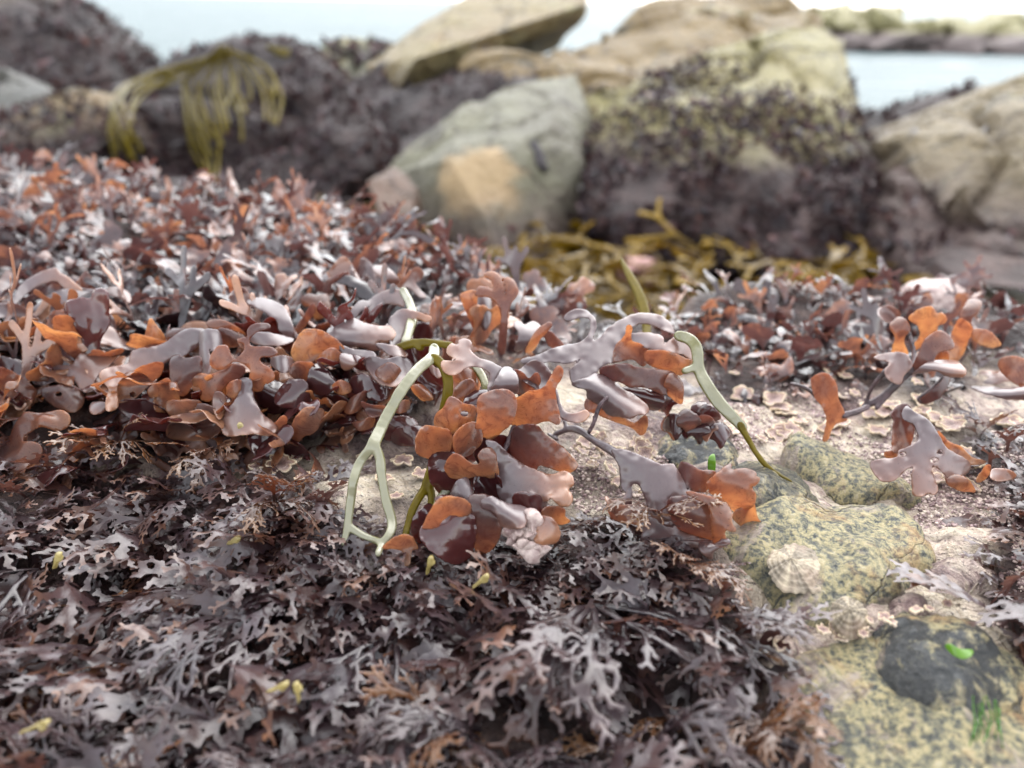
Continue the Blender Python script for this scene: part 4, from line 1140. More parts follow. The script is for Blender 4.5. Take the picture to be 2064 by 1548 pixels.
piece(h, 'blade', 'A', [(1000, 1012), (1100, 980), (1180, 928), (1272, 950), (1262, 992), (1160, 1032), (1080, 1034), (1010, 1028)], .198, 55, 0, 'moss_grey', (.3, .9, 90), .002)
piece(h, 'blade', 'A', [(990, 920), (1080, 905), (1180, 910), (1200, 960), (1100, 990), (1010, 990)], .2, 0, 0, 'moss', (.7, .9, 90), .002)
piece(h, 'blade', 'A', [(700, 920), (840, 900), (920, 930), (1000, 980), (1000, 1060), (900, 1060), (760, 1000)], .204, 0, 0, 'moss_dark', (.3, .9, 90), .003)
piece(h, 'blade', 'A', [(1010, 1050), (1090, 1035), (1250, 1010), (1320, 1060), (1250, 1130), (1120, 1140), (1000, 1120)], .201, 0, 0, 'moss', (.3, .9, 90), .003)
piece(h, 'blade', 'A', [(545, 925), (620, 920), (640, 950), (580, 985), (540, 975)], .203, 45, 0, 'moss_grey', (.3, .7, 90), .001)

h = hero(500, 850, 'star shaped orange lobed frond perched on the shiny dark hollow')
piece(h, 'blade', 'A', [(1418, 552), (1450, 535), (1472, 535), (1480, 480), (1520, 453), (1590, 453), (1600, 475), (1530, 492), (1485, 530), (1478, 570), (1510, 590), (1600, 588), (1645, 620), (1620, 642), (1560, 642), (1540, 662), (1560, 692), (1610, 722), (1628, 770), (1590, 802), (1570, 792), (1552, 842), (1510, 843), (1482, 800), (1490, 722), (1440, 682), (1380, 672), (1340, 712), (1290, 717), (1253, 690), (1258, 640), (1300, 588), (1350, 588), (1372, 640), (1405, 665), (1455, 610), (1450, 570)], .1975, 22, 0, 'moss', (.1, .9, 110), .002, T=.0003)
piece(h, 'blade', 'A', [(1425, 785), (1485, 782), (1502, 880), (1560, 990), (1645, 1060), (1600, 1112), (1500, 1102), (1350, 1114), (1318, 1060), (1330, 1000), (1380, 930), (1418, 870)], .196, 48, -5, 'moss_grey', (.0, .7, 90), .006)
piece(h, 'blade', 'A', [(1640, 870), (1700, 800), (1760, 783), (1822, 800), (1835, 942), (1740, 952), (1645, 932)], .2, 35, 0, 'moss_dark', (.2, .5, 90), .007)
piece(h, 'blade', 'A', [(1590, 1085), (1640, 1040), (1680, 1000), (1705, 1020), (1690, 1090), (1720, 1100), (1710, 1160), (1640, 1120)], .195, 10, 0, 'moss', (.6, .9, 90), .002)
piece(h, 'blade', 'A', [(1730, 1140), (1740, 1050), (1800, 962), (1850, 950), (1916, 960), (1912, 1010), (1870, 1090), (1800, 1120), (1745, 1185)], .196, -8, 0, 'moss', (.8, .5, 90), .003)
piece(h, 'blade', 'A', [(1480, 1130), (1560, 1110), (1700, 1130), (1800, 1180), (1830, 1250), (1700, 1230), (1560, 1250), (1500, 1200)], .199, 5, 0, 'moss_dark', (.3, .8, 90), .003)
piece(h, 'blade', 'A', [(1350, 830), (1390, 790), (1430, 790), (1435, 820), (1400, 880), (1360, 880)], .1965, 15, 0, 'moss', OR, .002)

h = hero(640, 860, 'heap of wet brown and lavender fronds behind the forked pale strap')
LP = [
    ([(590, 690), (700, 618), (760, 588), (830, 620), (980, 660), (1050, 658), (1092, 710), (1060, 762), (1000, 772), (940, 760), (850, 740), (960, 782), (985, 820), (920, 832), (820, 802), (740, 802), (640, 742)], .212, 58, 0, 'moss_grey', (.1, .8, 0), .003),
    ([(328, 832), (400, 700), (460, 678), (540, 690), (602, 722), (682, 782), (702, 832), (600, 842), (520, 882), (460, 932), (380, 972), (350, 922)], .206, 5, 5, 'moss', (.95, .6, 0), .004),
    ([(868, 900), (930, 880), (1010, 902), (1130, 880), (1182, 900), (1225, 960), (1172, 1042), (1100, 1092), (1020, 1092), (950, 1052), (888, 972)], .2, 50, -5, 'moss_grey', (.0, .7, 90), -.004),
    ([(950, 1000), (1000, 950), (1060, 930), (1130, 980), (1110, 1050), (1040, 1070), (980, 1040)], .1975, 45, 0, 'moss', (.3, .8, 90), .002),
    ([(690, 800), (790, 832), (930, 848), (935, 892), (860, 882), (780, 862), (700, 852)], .205, 60, 0, 'moss_grey', PU, .001),
    ([(955, 792), (1080, 800), (1160, 838), (1178, 872), (1080, 872), (1020, 842)], .203, 58, 0, 'moss_grey', (.2, .6, 0), .001),
    ([(690, 860), (760, 870), (812, 910), (780, 952), (720, 978), (690, 930)], .201, 45, 0, 'moss_grey', (.3, .8, 90), .002),
    ([(510, 900), (560, 850), (620, 820), (680, 850), (690, 900), (600, 930), (520, 940)], .203, 15, 0, 'moss', OR, .003),
    ([(455, 1000), (520, 928), (572, 960), (642, 1050), (652, 1100), (600, 1152), (520, 1162), (448, 1122)], .201, 30, 15, 'moss_dark', (.2, .5, 90), .007),
    ([(632, 1100), (680, 1058), (742, 1080), (762, 1130), (700, 1162), (640, 1132)], .198, 10, 0, 'moss', OR, .003),
    ([(845, 1220), (900, 1240), (1032, 1258), (990, 1312), (910, 1322), (868, 1272)], .195, 20, 0, 'moss', (.3, .8, 0), .002),
    ([(750, 1060), (850, 1008), (950, 1080), (1052, 1130), (1000, 1202), (900, 1192), (780, 1142)], .201, 30, -5, 'moss_dark', (.2, .6, 0), .005),
    ([(780, 1372), (860, 1360), (920, 1318), (938, 1360), (900, 1412), (820, 1422)], .197, 10, 0, 'moss', (.4, .8, 0), .002),
    ([(720, 1290), (760, 1200), (830, 1160), (880, 1140), (870, 1220), (800, 1290)], .199, 15, 10, 'moss', (.3, .7, 90), .003),
    ([(1120, 1220), (1190, 1210), (1195, 1260), (1130, 1300), (1090, 1270)], .198, 30, 0, 'moss', (.4, .8, 0), .002),
    ([(1220, 1100), (1290, 1092), (1350, 1150), (1368, 1200), (1300, 1200), (1240, 1150)], .197, -5, 0, 'moss', OR, .003),
    ([(1240, 1000), (1350, 960), (1440, 1010), (1440, 1120), (1380, 1150), (1290, 1080)], .201, 15, 0, 'moss_dark', (.4, .8, 0), .003),
    ([(1520, 1060), (1600, 980), (1680, 1000), (1720, 1080), (1690, 1170), (1600, 1200), (1540, 1160)], .192, 10, 0, 'moss', (.6, .9, 0), .003),
    ([(1180, 800), (1300, 790), (1370, 850), (1340, 930), (1220, 940), (1160, 880)], .206, 0, 0, 'moss_dark', (.4, .7, 0), .003),
    ([(1350, 930), (1380, 960), (1440, 1000), (1410, 1035), (1370, 1000)], .194, 40, 0, 'moss_grey', (.3, .8, 0), .001),
    ([(190, 890), (270, 878), (342, 910), (312, 982), (250, 992), (175, 940)], .203, 55, 0, 'moss_grey', (.1, .5, 0), .003),
    ([(350, 930), (470, 930), (500, 1000), (440, 1050), (360, 1040), (310, 990)], .202, 0, 0, 'moss', (.5, .8, 0), .002),
    ([(60, 1060), (200, 1060), (330, 1130), (260, 1290), (120, 1280), (60, 1180)], .205, 20, 0, 'moss_dark', (.2, .5, 0), .005),
    ([(500, 1180), (700, 1180), (800, 1300), (700, 1420), (520, 1400), (450, 1290)], .208, 10, 0, 'moss_dark', (.2, .4, 0), .005),
    ([(960, 1350), (1200, 1330), (1260, 1420), (1150, 1500), (1000, 1480)], .203, 10, 0, 'moss_dark', (.2, .6, 0), .004),
    ([(1100, 1420), (1300, 1400), (1380, 1480), (1250, 1540), (1080, 1520)], .2, 20, 0, 'moss_dark', (.3, .7, 0), .004),
]
for i, (pl, d, ti, ya, ma, hu, bu) in enumerate(LP):
    piece(h, 'blade', 'E', pl, d, ti, ya, ma, hu, bu)
h = hero(760, 730, 'grey fronds with curled orange ends above the heap of wet fronds')
LP = [
    ([(1068, 802), (1048, 642), (1080, 570), (1150, 530), (1250, 550), (1352, 590), (1330, 617), (1250, 592), (1190, 622), (1150, 722), (1110, 792)], .212, 45, -10, 'moss_grey', (.1, .9, 0), .003),
    ([(750, 600), (830, 530), (920, 450), (1040, 390), (1152, 400), (1157, 502), (1100, 492), (1000, 492), (940, 562), (850, 642)], .228, 55, 0, 'moss_grey', (.1, .5, 0), .003),
    ([(560, 380), (600, 310), (680, 268), (742, 258), (730, 335), (680, 312), (620, 335), (590, 412)], .25, 10, 0, 'moss', (.1, .4, 0), .003),
    ([(398, 462), (440, 418), (520, 430), (592, 420), (602, 500), (607, 602), (500, 602), (490, 502), (430, 502)], .242, 25, 0, 'moss', (.3, .9, 90), .002),
    ([(608, 252), (690, 148), (740, 160), (800, 260), (852, 382), (780, 362), (730, 292), (650, 292)], .255, 48, 0, 'moss_grey', (.7, .4, 90), .003),
    ([(930, 220), (1000, 208), (1080, 260), (1117, 322), (1060, 332), (980, 282)], .255, 58, 0, 'moss_grey', (.4, .5, 90), .002),
    ([(1128, 350), (1180, 280), (1250, 218), (1302, 260), (1270, 312), (1232, 332), (1312, 432), (1270, 432), (1200, 372)], .255, 50, 0, 'moss_grey', (.6, .4, 90), .002),
    ([(840, 160), (900, 180), (940, 260), (930, 400), (870, 420), (830, 300)], .262, 30, 0, 'moss_grey', (.2, .4, 90), .002),
    ([(340, 700), (420, 580), (478, 490), (492, 540), (440, 622), (380, 700)], .23, 0, 20, 'moss', (.2, .6, 90), .001),
    ([(835, 640), (900, 560), (992, 488), (962, 562), (900, 642)], .222, 10, 0, 'moss_dark', (.5, .8, 90), .001),
    ([(660, 720), (760, 560), (820, 480), (880, 470), (900, 500), (820, 560), (760, 680)], .226, 40, 0, 'moss_grey', (.2, .4, 90), .001),
    ([(1240, 640), (1330, 640), (1370, 720), (1340, 760), (1240, 750)], .222, 0, 0, 'moss_dark', (.3, .5, 90), .002),
]
for pl, d, ti, ya, ma, hu, bu in LP:
    piece(h, 'blade', 'E', pl, d, ti, ya, ma, hu, bu)
h = hero(560, 720, 'pale blue grey strap like fronds bending over behind the star shaped frond')
for pl, d, ti, ya, ma, hu in (
        ([(1365, 285), (1400, 248), (1450, 238), (1482, 280), (1492, 330), (1512, 400), (1515, 460), (1470, 470), (1420, 400), (1380, 330)], .222, 42, 0, 'moss_grey', (.5, .3, 90)),
        ([(1468, 322), (1520, 298), (1600, 310), (1680, 350), (1722, 420), (1745, 500), (1725, 535), (1660, 485), (1640, 425), (1560, 372)], .218, 55, 0, 'moss_grey', (.3, .3, 90)),
        ([(1228, 450), (1270, 428), (1350, 440), (1420, 480), (1455, 522), (1360, 495), (1290, 482)], .215, 0, 0, 'moss', (.6, .8, 90)),
        ([(1290, 490), (1350, 485), (1450, 525), (1430, 570), (1370, 590), (1310, 580)], .214, 0, 0, 'moss', (.3, .7, 90)),
        ([(1480, 520), (1560, 505), (1660, 520), (1740, 540), (1700, 570), (1600, 580), (1500, 560)], .21, 58, 0, 'moss_grey', (.2, .4, 90)),
        ([(860, 550), (890, 430), (920, 450), (980, 540), (970, 570), (880, 590)], .216, 10, 0, 'moss', (.9, .7, 90)),
        ([(1000, 560), (1010, 490), (1080, 480), (1120, 490), (1060, 520)], .217, 0, 0, 'moss', (.3, .6, 90))):
    piece(h, 'blade', 'A', pl, d, ti, ya, ma, hu)
h = hero(60, 720, 'long grey ribbon fronds curling over beside the heart shaped cup')
for pl, d, ti, ya, ma, hu in (
        ([(75, 318), (130, 220), (220, 158), (320, 123), (355, 150), (400, 175), (480, 240), (470, 265), (400, 245), (330, 192), (220, 222), (150, 272), (100, 325)], .245, 50, 0, 'moss_grey', (.1, .9, 0)),
        ([(-60, 345), (60, 333), (150, 358), (230, 428), (270, 475), (200, 455), (120, 405), (-60, 410)], .235, 50, 0, 'moss_grey', (.2, .4, 0)),
        ([(480, 240), (560, 250), (700, 235), (770, 280), (765, 320), (690, 285), (560, 270)], .245, 55, 0, 'moss_grey', (.2, .5, 0)),
        ([(440, 240), (500, 150), (530, 160), (560, 240), (500, 270)], .25, 20, 0, 'moss', (.3, .6, 90)),
        ([(160, 400), (260, 310), (370, 250), (480, 260), (540, 260), (400, 320), (280, 400), (200, 440)], .242, 45, 0, 'moss_grey', (.1, .3, 90)),
        ([(590, 460), (640, 400), (680, 440), (690, 540), (640, 580), (590, 530)], .232, 30, 0, 'moss_grey', (.3, .5, 90)),
        ([(490, 630), (540, 560), (580, 530), (570, 600), (530, 640)], .23, 50, 0, 'moss_grey', (.3, .5, 90))):
    piece(h, 'blade', 'A', pl, d, ti, ya, ma, hu)
h = hero(1010, 730, 'upright frond on a thin dark stipe ending in two pale curled lobes')
piece(h, 'blade', 'G', [(376, 592), (400, 545), (450, 550), (490, 572), (502, 540), (480, 492), (433, 465), (470, 443), (532, 463), (562, 530), (562, 600), (572, 642), (590, 622), (592, 560), (568, 500), (590, 478), (632, 500), (664, 560), (652, 612), (612, 662), (592, 752), (578, 980), (536, 980), (555, 742), (520, 652), (470, 612), (400, 607)], .222, 22, 0, 'moss', (.75, .0, 90), .003, T=.0004)
piece(h, 'blade', 'G', [(272, 602), (340, 573), (382, 590), (382, 682), (417, 872), (392, 895), (360, 832), (300, 682)], .226, -8, 10, 'moss', (.9, .4, 90), .002)
piece(h, 'blade', 'G', [(385, 600), (472, 622), (474, 780), (432, 842), (400, 742)], .228, 35, 0, 'moss_grey', (.3, .2, 90), .002)
piece(h, 'blade', 'G', [(640, 802), (680, 788), (720, 812), (780, 788), (822, 832), (760, 902), (700, 970), (650, 980), (680, 872)], .22, 45, 0, 'moss_grey', (.4, .1, 90), .003)
piece(h, 'blade', 'G', [(725, 985), (800, 850), (882, 793), (893, 820), (820, 902), (765, 985)], .217, -5, 0, 'moss', OR, .001)
piece(h, 'blade', 'G', [(850, 870), (880, 848), (940, 900), (985, 960), (900, 960)], .219, 0, 0, 'moss', (.3, .5, 90), .001)

# --- right hand cluster
h = hero(1740, 830, 'branching fronds with bright orange lobes rising from dark stalks on bare rock')
strap(h, 'stipe', 'D', [[(680, 900, 30, .222), (760, 860, 34, .221), (840, 800, 40, .22), (910, 720, 44, .219), (970, 670, 50, .217)], [(690, 880, 16, .222), (720, 790, 20, .22), (800, 700, 30, .217)], [(750, 910, 16, .22), (820, 830, 22, .221)], [(960, 680, 20, .219), (965, 580, 18, .222), (935, 480, 14, .225)], [(1000, 860, 40, .222), (1080, 800, 40, .222), (1150, 720, 30, .221)]], 'stipe', T=.0007)
for pl, d, ti, ya, ma, hu in (
        ([(738, 622), (820, 598), (910, 598), (942, 640), (947, 672), (902, 722), (882, 767), (820, 742), (800, 692), (832, 652)], .215, 50, 10, 'moss_grey', (.4, .6, 90)),
        ([(945, 710), (990, 600), (1030, 520), (1100, 473), (1150, 490), (1187, 545), (1172, 572), (1100, 592), (1060, 652), (1000, 692)], .216, 32, -15, 'moss', (.2, .7, -60)),
        ([(960, 710), (1050, 650), (1130, 638), (1210, 650), (1257, 702), (1232, 727), (1150, 722), (1090, 692), (1020, 702)], .213, 52, 0, 'moss_grey', (.1, .8, 0)),
        ([(828, 442), (870, 398), (912, 410), (937, 460), (902, 522), (922, 602), (838, 602), (860, 512)], .226, -6, 5, 'moss', OR),
        ([(935, 402), (990, 350), (1062, 333), (1090, 380), (1120, 368), (1147, 402), (1120, 432), (1090, 442), (1090, 482), (1030, 532), (980, 572), (958, 560), (1000, 502), (988, 440)], .227, -8, 0, 'moss', (1., .9, 90)),
        ([(1148, 642), (1170, 522), (1210, 420), (1245, 408), (1292, 450), (1270, 522), (1230, 612), (1190, 647)], .227, 0, -15, 'moss', OR),
        ([(1080, 600), (1150, 590), (1150, 650), (1090, 650)], .219, 0, 0, 'moss', OR),
        ([(1220, 420), (1270, 300), (1340, 300), (1330, 350), (1290, 400), (1280, 450)], .24, 30, 0, 'moss', (.8, .3, 90)),
        ([(760, 350), (830, 330), (880, 370), (860, 420), (790, 410)], .24, 55, 0, 'moss_grey', (.4, .5, 0)),
        ([(1290, 470), (1380, 470), (1450, 545), (1380, 560), (1310, 520)], .235, 10, 0, 'moss', OR),
        ([(1450, 640), (1520, 615), (1620, 650), (1640, 760), (1560, 780), (1460, 700)], .225, 25, 0, 'moss', (.5, .8, 0)),
        ([(1290, 790), (1400, 790), (1500, 800), (1640, 790), (1640, 850), (1540, 860), (1430, 840)], .218, 55, 0, 'moss_grey', (.2, .5, 0)),
        ([(1110, 770), (1150, 720), (1160, 760), (1100, 850), (1020, 880), (1000, 860)], .219, 10, 0, 'moss', (.0, .2, 0))):
    piece(h, 'blade', 'D', pl, d, ti, ya, ma, hu, .003)
h = hero(1680, 850, 'single orange club shaped frond drooping over bare rock on the right')
piece(h, 'blade', 'D', [(385, 742), (430, 713), (480, 720), (522, 780), (532, 860), (562, 920), (580, 972), (522, 992), (492, 1032), (467, 1092), (448, 1082), (470, 992), (450, 902), (408, 852), (388, 792)], .212, 5, 5, 'moss', (.6, .9, 90), .003)
strap(h, 'stipe', 'D', [[(265, 768, 10, .216), (340, 785, 18, .215), (400, 830, 18, .214), (460, 910, 12, .213)], [(560, 950, 30, .213), (640, 930, 30, .215), (700, 900, 24, .218)]], 'stipe', T=.0006)
h = hero(1850, 860, 'grey star shaped frond with rounded lobes and two holes lying over granite')
piece(h, 'blade', 'D', [(920, 900), (960, 930), (1040, 978), (1092, 1050), (1152, 1140), (1240, 1190), (1277, 1222), (1267, 1272), (1220, 1292), (1200, 1317), (1160, 1302), (1110, 1252), (1060, 1232), (1068, 1290), (1097, 1360), (1080, 1392), (1040, 1387), (1000, 1407), (960, 1392), (953, 1300), (963, 1242), (920, 1250), (880, 1292), (820, 1322), (770, 1312), (716, 1235), (760, 1203), (870, 1190), (882, 1150), (930, 1132), (990, 1090), (968, 1010), (900, 960)], .1905, 46, 5, 'moss_grey', (.0, .7, 90), .003, holes=((1113, 1158, 18), (1078, 1203, 22), (898, 1170, 20)))
piece(h, 'blade', 'D', [(835, 940), (870, 900), (922, 888), (952, 930), (967, 980), (942, 1110), (900, 1152), (843, 1152), (845, 1060), (850, 980)], .194, 25, 15, 'moss', (.1, .7, 90), .003)
piece(h, 'blade', 'D', [(1100, 1040), (1160, 1100), (1230, 1130), (1290, 1190), (1372, 1212), (1280, 1222), (1160, 1150)], .194, 10, 0, 'moss', OR, .001)
piece(h, 'blade', 'D', [(800, 1160), (860, 1155), (860, 1190), (810, 1190)], .193, 0, 0, 'moss', OR, .001)
piece(h, 'blade', 'D', [(1150, 1290), (1250, 1300), (1305, 1370), (1280, 1380), (1220, 1370), (1160, 1340)], .189, 10, 0, 'moss', (.6, .9, 0), .001)
piece(h, 'blade', 'D', [(1405, 1260), (1480, 1255), (1540, 1290), (1480, 1320), (1410, 1310)], .185, 45, 0, 'moss_grey', (.6, .7, 0), .001)
piece(h, 'blade', 'D', [(1320, 1310), (1370, 1240), (1395, 1235), (1390, 1280), (1340, 1325)], .187, 0, 0, 'moss', OR, .001)

# --- bits of green and bleached weed
for k, (pl, d, ti, lab) in enumerate((
        ([(1428, 925), (1434, 916), (1441, 918), (1442, 945), (1436, 950), (1427, 945)], .178, 0, 'small bright green sliver standing by the dark pebble'),
        ([(1905, 1302), (1915, 1298), (1935, 1308), (1960, 1310), (1958, 1322), (1940, 1328), (1918, 1318)], .1320, 50, 'bright green scrap of sea lettuce on top of the dark oval stone'))):
    p = on_ledge(*pl[0]); h = root('sea_lettuce', p, lab, 'seaweed', 'green scraps of sea lettuce')
    piece(h, 'blade', 'F', pl, d, ti, 0, 'green', (.5, .9, 0), .0006, ruf=.0003, curl=.0012, T=.0001, step=1.4, grow=.4)
h = root('gut_weed', on_ledge(1990, 1510), 'thin green strands hanging down the side of the dark oval stone', 'seaweed')
st = []
for k in range(9):
    x = 1968 + k * 5 + g_.uniform(-8, 8); y0 = 1400 + g_.uniform(0, 30); d0 = .1255
    st.append([(x, y0, 2.2, d0), (x + g_.uniform(-9, 9), y0 + 30, 3, d0 - .0012), (x + g_.uniform(-14, 14), y0 + 60, 3, d0 - .003), (x + g_.uniform(-20, 20), y0 + 75 + g_.uniform(0, 60), 1.8, d0 - .0045)])
strap(h, 'strand', 'F', st, 'green', T=.0003, k=.5, step=1.4)
for k, (x, y, w, a, lab) in enumerate(((865, 1140, 34, 1.3, 'yellow bleached tip standing up before the dark shiny lobe'), (968, 1172, 36, .7, 'yellow tipped sprig pointing right in the dark weed'), (487, 866, 22, 1.9, 'tiny pale yellow scrap on the lavender bell shaped lobe'),
                                       (560, 1385, 40, .4, 'pale yellow stub in the near dark weed'), (600, 1395, 36, 1.7, 'curved pale yellow stub beside a similar stub'), (70, 1465, 60, .4, 'blurred yellow stub at the near left corner'),
                                       (115, 1130, 30, 1.2, 'small mustard stub in the dark weed on the left'), (470, 1090, 24, .5, 'pale straw coloured chip among brown weed'))):
    h = root('bleached_sprig', on_ledge(x, y), lab, 'seaweed', 'bleached yellow weed tips')
    g = P(x, y, 1.); zz = .010; d = (CAM[2] - zz) / max(1e-3, (CAM - g)[2])
    if k == 2: d = .1925
    dx, dy = math.cos(a) * w / 2, -math.sin(a) * w / 2
    strap(h, 'tip', 'F', [[(x - dx, y - dy, 3, d + .003), (x - dx * .2, y + 3, 5, d + .001), (x + dx * .5, y + dy * .6, 8, d), (x + dx, y + dy, 6, d - .001)], [(x + dx * .4, y + dy * .3, 4, d), (x + dx * .5 - dy * .4, y + dy * .5 + dx * .3, 5, d)]], 'yellowbit', T=.0006, step=1.8)
h = root('coralline_tuft', on_ledge(1060, 1120), 'knobbly pink coralline lump in front of the orange cluster', 'coralline')
b_ = np.array(h.location)
vv, ff = [], []; off = 0
for k in range(26):
    c = P(1060 + g_.normal() * 16, 1085 + g_.normal() * 26, .158 + g_.normal() * .001)
    v, f = hull_rock(c + g_.normal(size=(16, 3)) * .0011, 400 + k, sub=.0009, amp=.0001, sm=2, fine=.0001, crack=0)
    vv.append(v); ff.append(f + off); off += len(v)
part('knobs', np.concatenate(vv), np.concatenate(ff), M['coral'], h)
#@@POP
# ------------------------------------------------------------------ the turf: many small fronds
def make2d(style, seed):
    g = np.random.default_rng(seed); segs = []
    if style == 'broad' or style == 'strap':
        wide = style == 'broad'
        def br(x, y, a, L, r0, r1, lv, mx):
            mid = a + g.normal() * .15
            x1, y1 = x + math.sin(mid) * L, y + math.cos(mid) * L
            segs.append((x, y, x1, y1, r0, r1))
            if lv >= mx: return
            sp = g.uniform(.3, .65)
            for s in (-1, 1):
                if lv > 1 and g.random() < .15: continue
                rn = min(2.9 if wide else 1.5, r1 * (g.uniform(1.05, 1.35) if wide else g.uniform(.85, 1.15)))
                br(x1, y1, a + s * sp * g.uniform(.7, 1.3), L * g.uniform(.62, .95) * (1 if wide else 1.15), r1 * .95, rn, lv + 1, mx)
        if wide: br(0, 0, 0, g.uniform(6, 8), .5, 1.2, 0, 3)
        else: br(0, 0, 0, g.uniform(8, 12), .5, 1.0, 0, int(g.integers(2, 4)))
        return strokes_sdf(segs, 1.7 if wide else .9), segs
    if style == 'ribbon':
        x = y = 0.; a = 0.; r = .8
        for k in range(6):
            a += g.normal() * .18; x1, y1 = x + math.sin(a) * 4.5, y + math.cos(a) * 4.5
            rn = [1.0, 1.5, 2.1, 2.5, 2.4, 1.7][k]
            segs.append((x, y, x1, y1, r, rn)); x, y, r = x1, y1, rn
        return strokes_sdf(segs, .8), segs
    # feathery sprays: a clear axis, side branches, short blunt lobes
    L0 = g.uniform(22, 32)
    def axis(x, y, a, L, r, lv):
        n = max(2, int(L / (4.3 if lv == 0 else 2.9)))
        cx, cy_, ca = x, y, a
        for k in range(n):
            ca += g.normal() * .1
            nx, ny = cx + math.sin(ca) * L / n, cy_ + math.cos(ca) * L / n
            rr = r * (1 - .2 * k / n)
            segs.append((cx, cy_, nx, ny, rr * (.6 if lv == 0 and k == 0 else 1), rr))
            if lv < 2 and k >= (1 if lv == 0 else 0):
                s = 1 if k % 2 else -1
                for s2 in ((s, -s) if g.random() < .6 else (s,)):
                    if lv == 0: axis(nx, ny, ca + s2 * g.uniform(.38, .68), L0 * .42 * (1 - .66 * k / n) * g.uniform(.7, 1.2), rr * .9, 1)
                    else: axis(nx, ny, ca + s2 * g.uniform(.5, .85), g.uniform(1.2, 2.2), rr * .88, 2)
            cx, cy_ = nx, ny
        segs.append((cx, cy_, cx + .01, cy_ + .3, r * .85, r * 1.05))
    axis(0, 0, 0, L0, .66, 0)
    return strokes_sdf(segs, .16), segs


def frond3d(style, seed, step, thick=None, bend=None):
    sdf, segs = make2d(style, seed); g = np.random.default_rng(seed + 999)
    S = np.array(segs); m = 3.
    V2, q, s, out = sheet(sdf, (min(S[:, 0].min(), S[:, 2].min()) - m, -1.5, max(S[:, 0].max(), S[:, 2].max()) + m, max(S[:, 1].max(), S[:, 3].max()) + m), step)
    L = V2[:, 1].max(); u = np.clip(V2[:, 1] / L, 0, 1)
    k = bend if bend is not None else g.uniform(.3, 1.7)
    uu = np.linspace(0, 1, 60); ph = k * uu ** 1.5
    yy = np.concatenate([[0], np.cumsum(np.sin(ph[:-1])) / 59]) * L; zz = np.concatenate([[0], np.cumsum(np.cos(ph[:-1])) / 59]) * L
    Y = -np.interp(u, uu, yy); Z_ = np.interp(u, uu, zz); pa = np.interp(u, uu, ph)
    amp = {'broad': 3.2, 'strap': 2.2, 'ribbon': 2.0, 'fan': 1.5}[style]
    off = amp * u * (noise(V2, 1 / 6., seed) + .5 * noise(V2, 1 / 2.8, seed + 2)) + g.uniform(-.03, .03) * V2[:, 0] ** 2
    tw = g.normal() * .5 * u
    x = V2[:, 0] * np.cos(tw); off = off + V2[:, 0] * np.sin(tw)
    C = np.stack([x, Y - off * np.cos(pa), Z_ - off * np.sin(pa)], 1)
    t = np.clip(np.hypot(V2[:, 0], V2[:, 1]) / L * .95 + .1 * np.exp(s / .6), 0, 1)
    if thick:
        V, Q_, inner = solid(C, q, s, out, thick, .7)
        return V * 1e-3, Q_, np.concatenate([t, t[inner]])
    return C * 1e-3, q, t


def tufts(base, m, rg, spread):
    """m fronds from each base, close together"""
    p = np.repeat(base, m, 0); p[:, :2] += rg.normal(size=(len(p), 2)) * spread
    p[:, 2] = ledge_z(p[:, :2])
    return p


def scatter(n, reg, rg, dens=None):
    """random base points on the ledge inside a region"""
    pts = []
    f = REGF[reg]
    while len(pts) < n:
        xy = np.stack([rg.uniform(-.6, .6, 4000), rg.uniform(.05, .72, 4000)], 1)
        z = ledge_z(xy)
        px, py, d = proj(np.concatenate([xy, z[:, None]], 1))
        ye = np.interp(xy[:, 0], EDGE[:, 0], EDGE[:, 1])
        ok = (f(np.stack([px, py], -1)) < 0) & (px > -330) & (px < 2400) & (py < 1800) & (d > .05) & (xy[:, 1] < ye + .004)
        if dens is not None: ok &= rg.random(4000) < dens(xy, d)
        pts += list(np.concatenate([xy, z[:, None]], 1)[ok])
    return np.array(pts[:n])


def fsc(p, near):
    px, py, d = proj(np.array(p))
    if not near: return (.8 if d > .25 else .55) if px > 1280 and py < 830 else 1.0
    return float(.66 + .34 * sstep(1120, 1330, py) if 600 < px < 1600 else .75 + .25 * sstep(1000, 1300, py)) * float(.85 + .15 * sstep(.11, .15, d)) * (.8 if px > 1380 and px < 1800 else 1.)


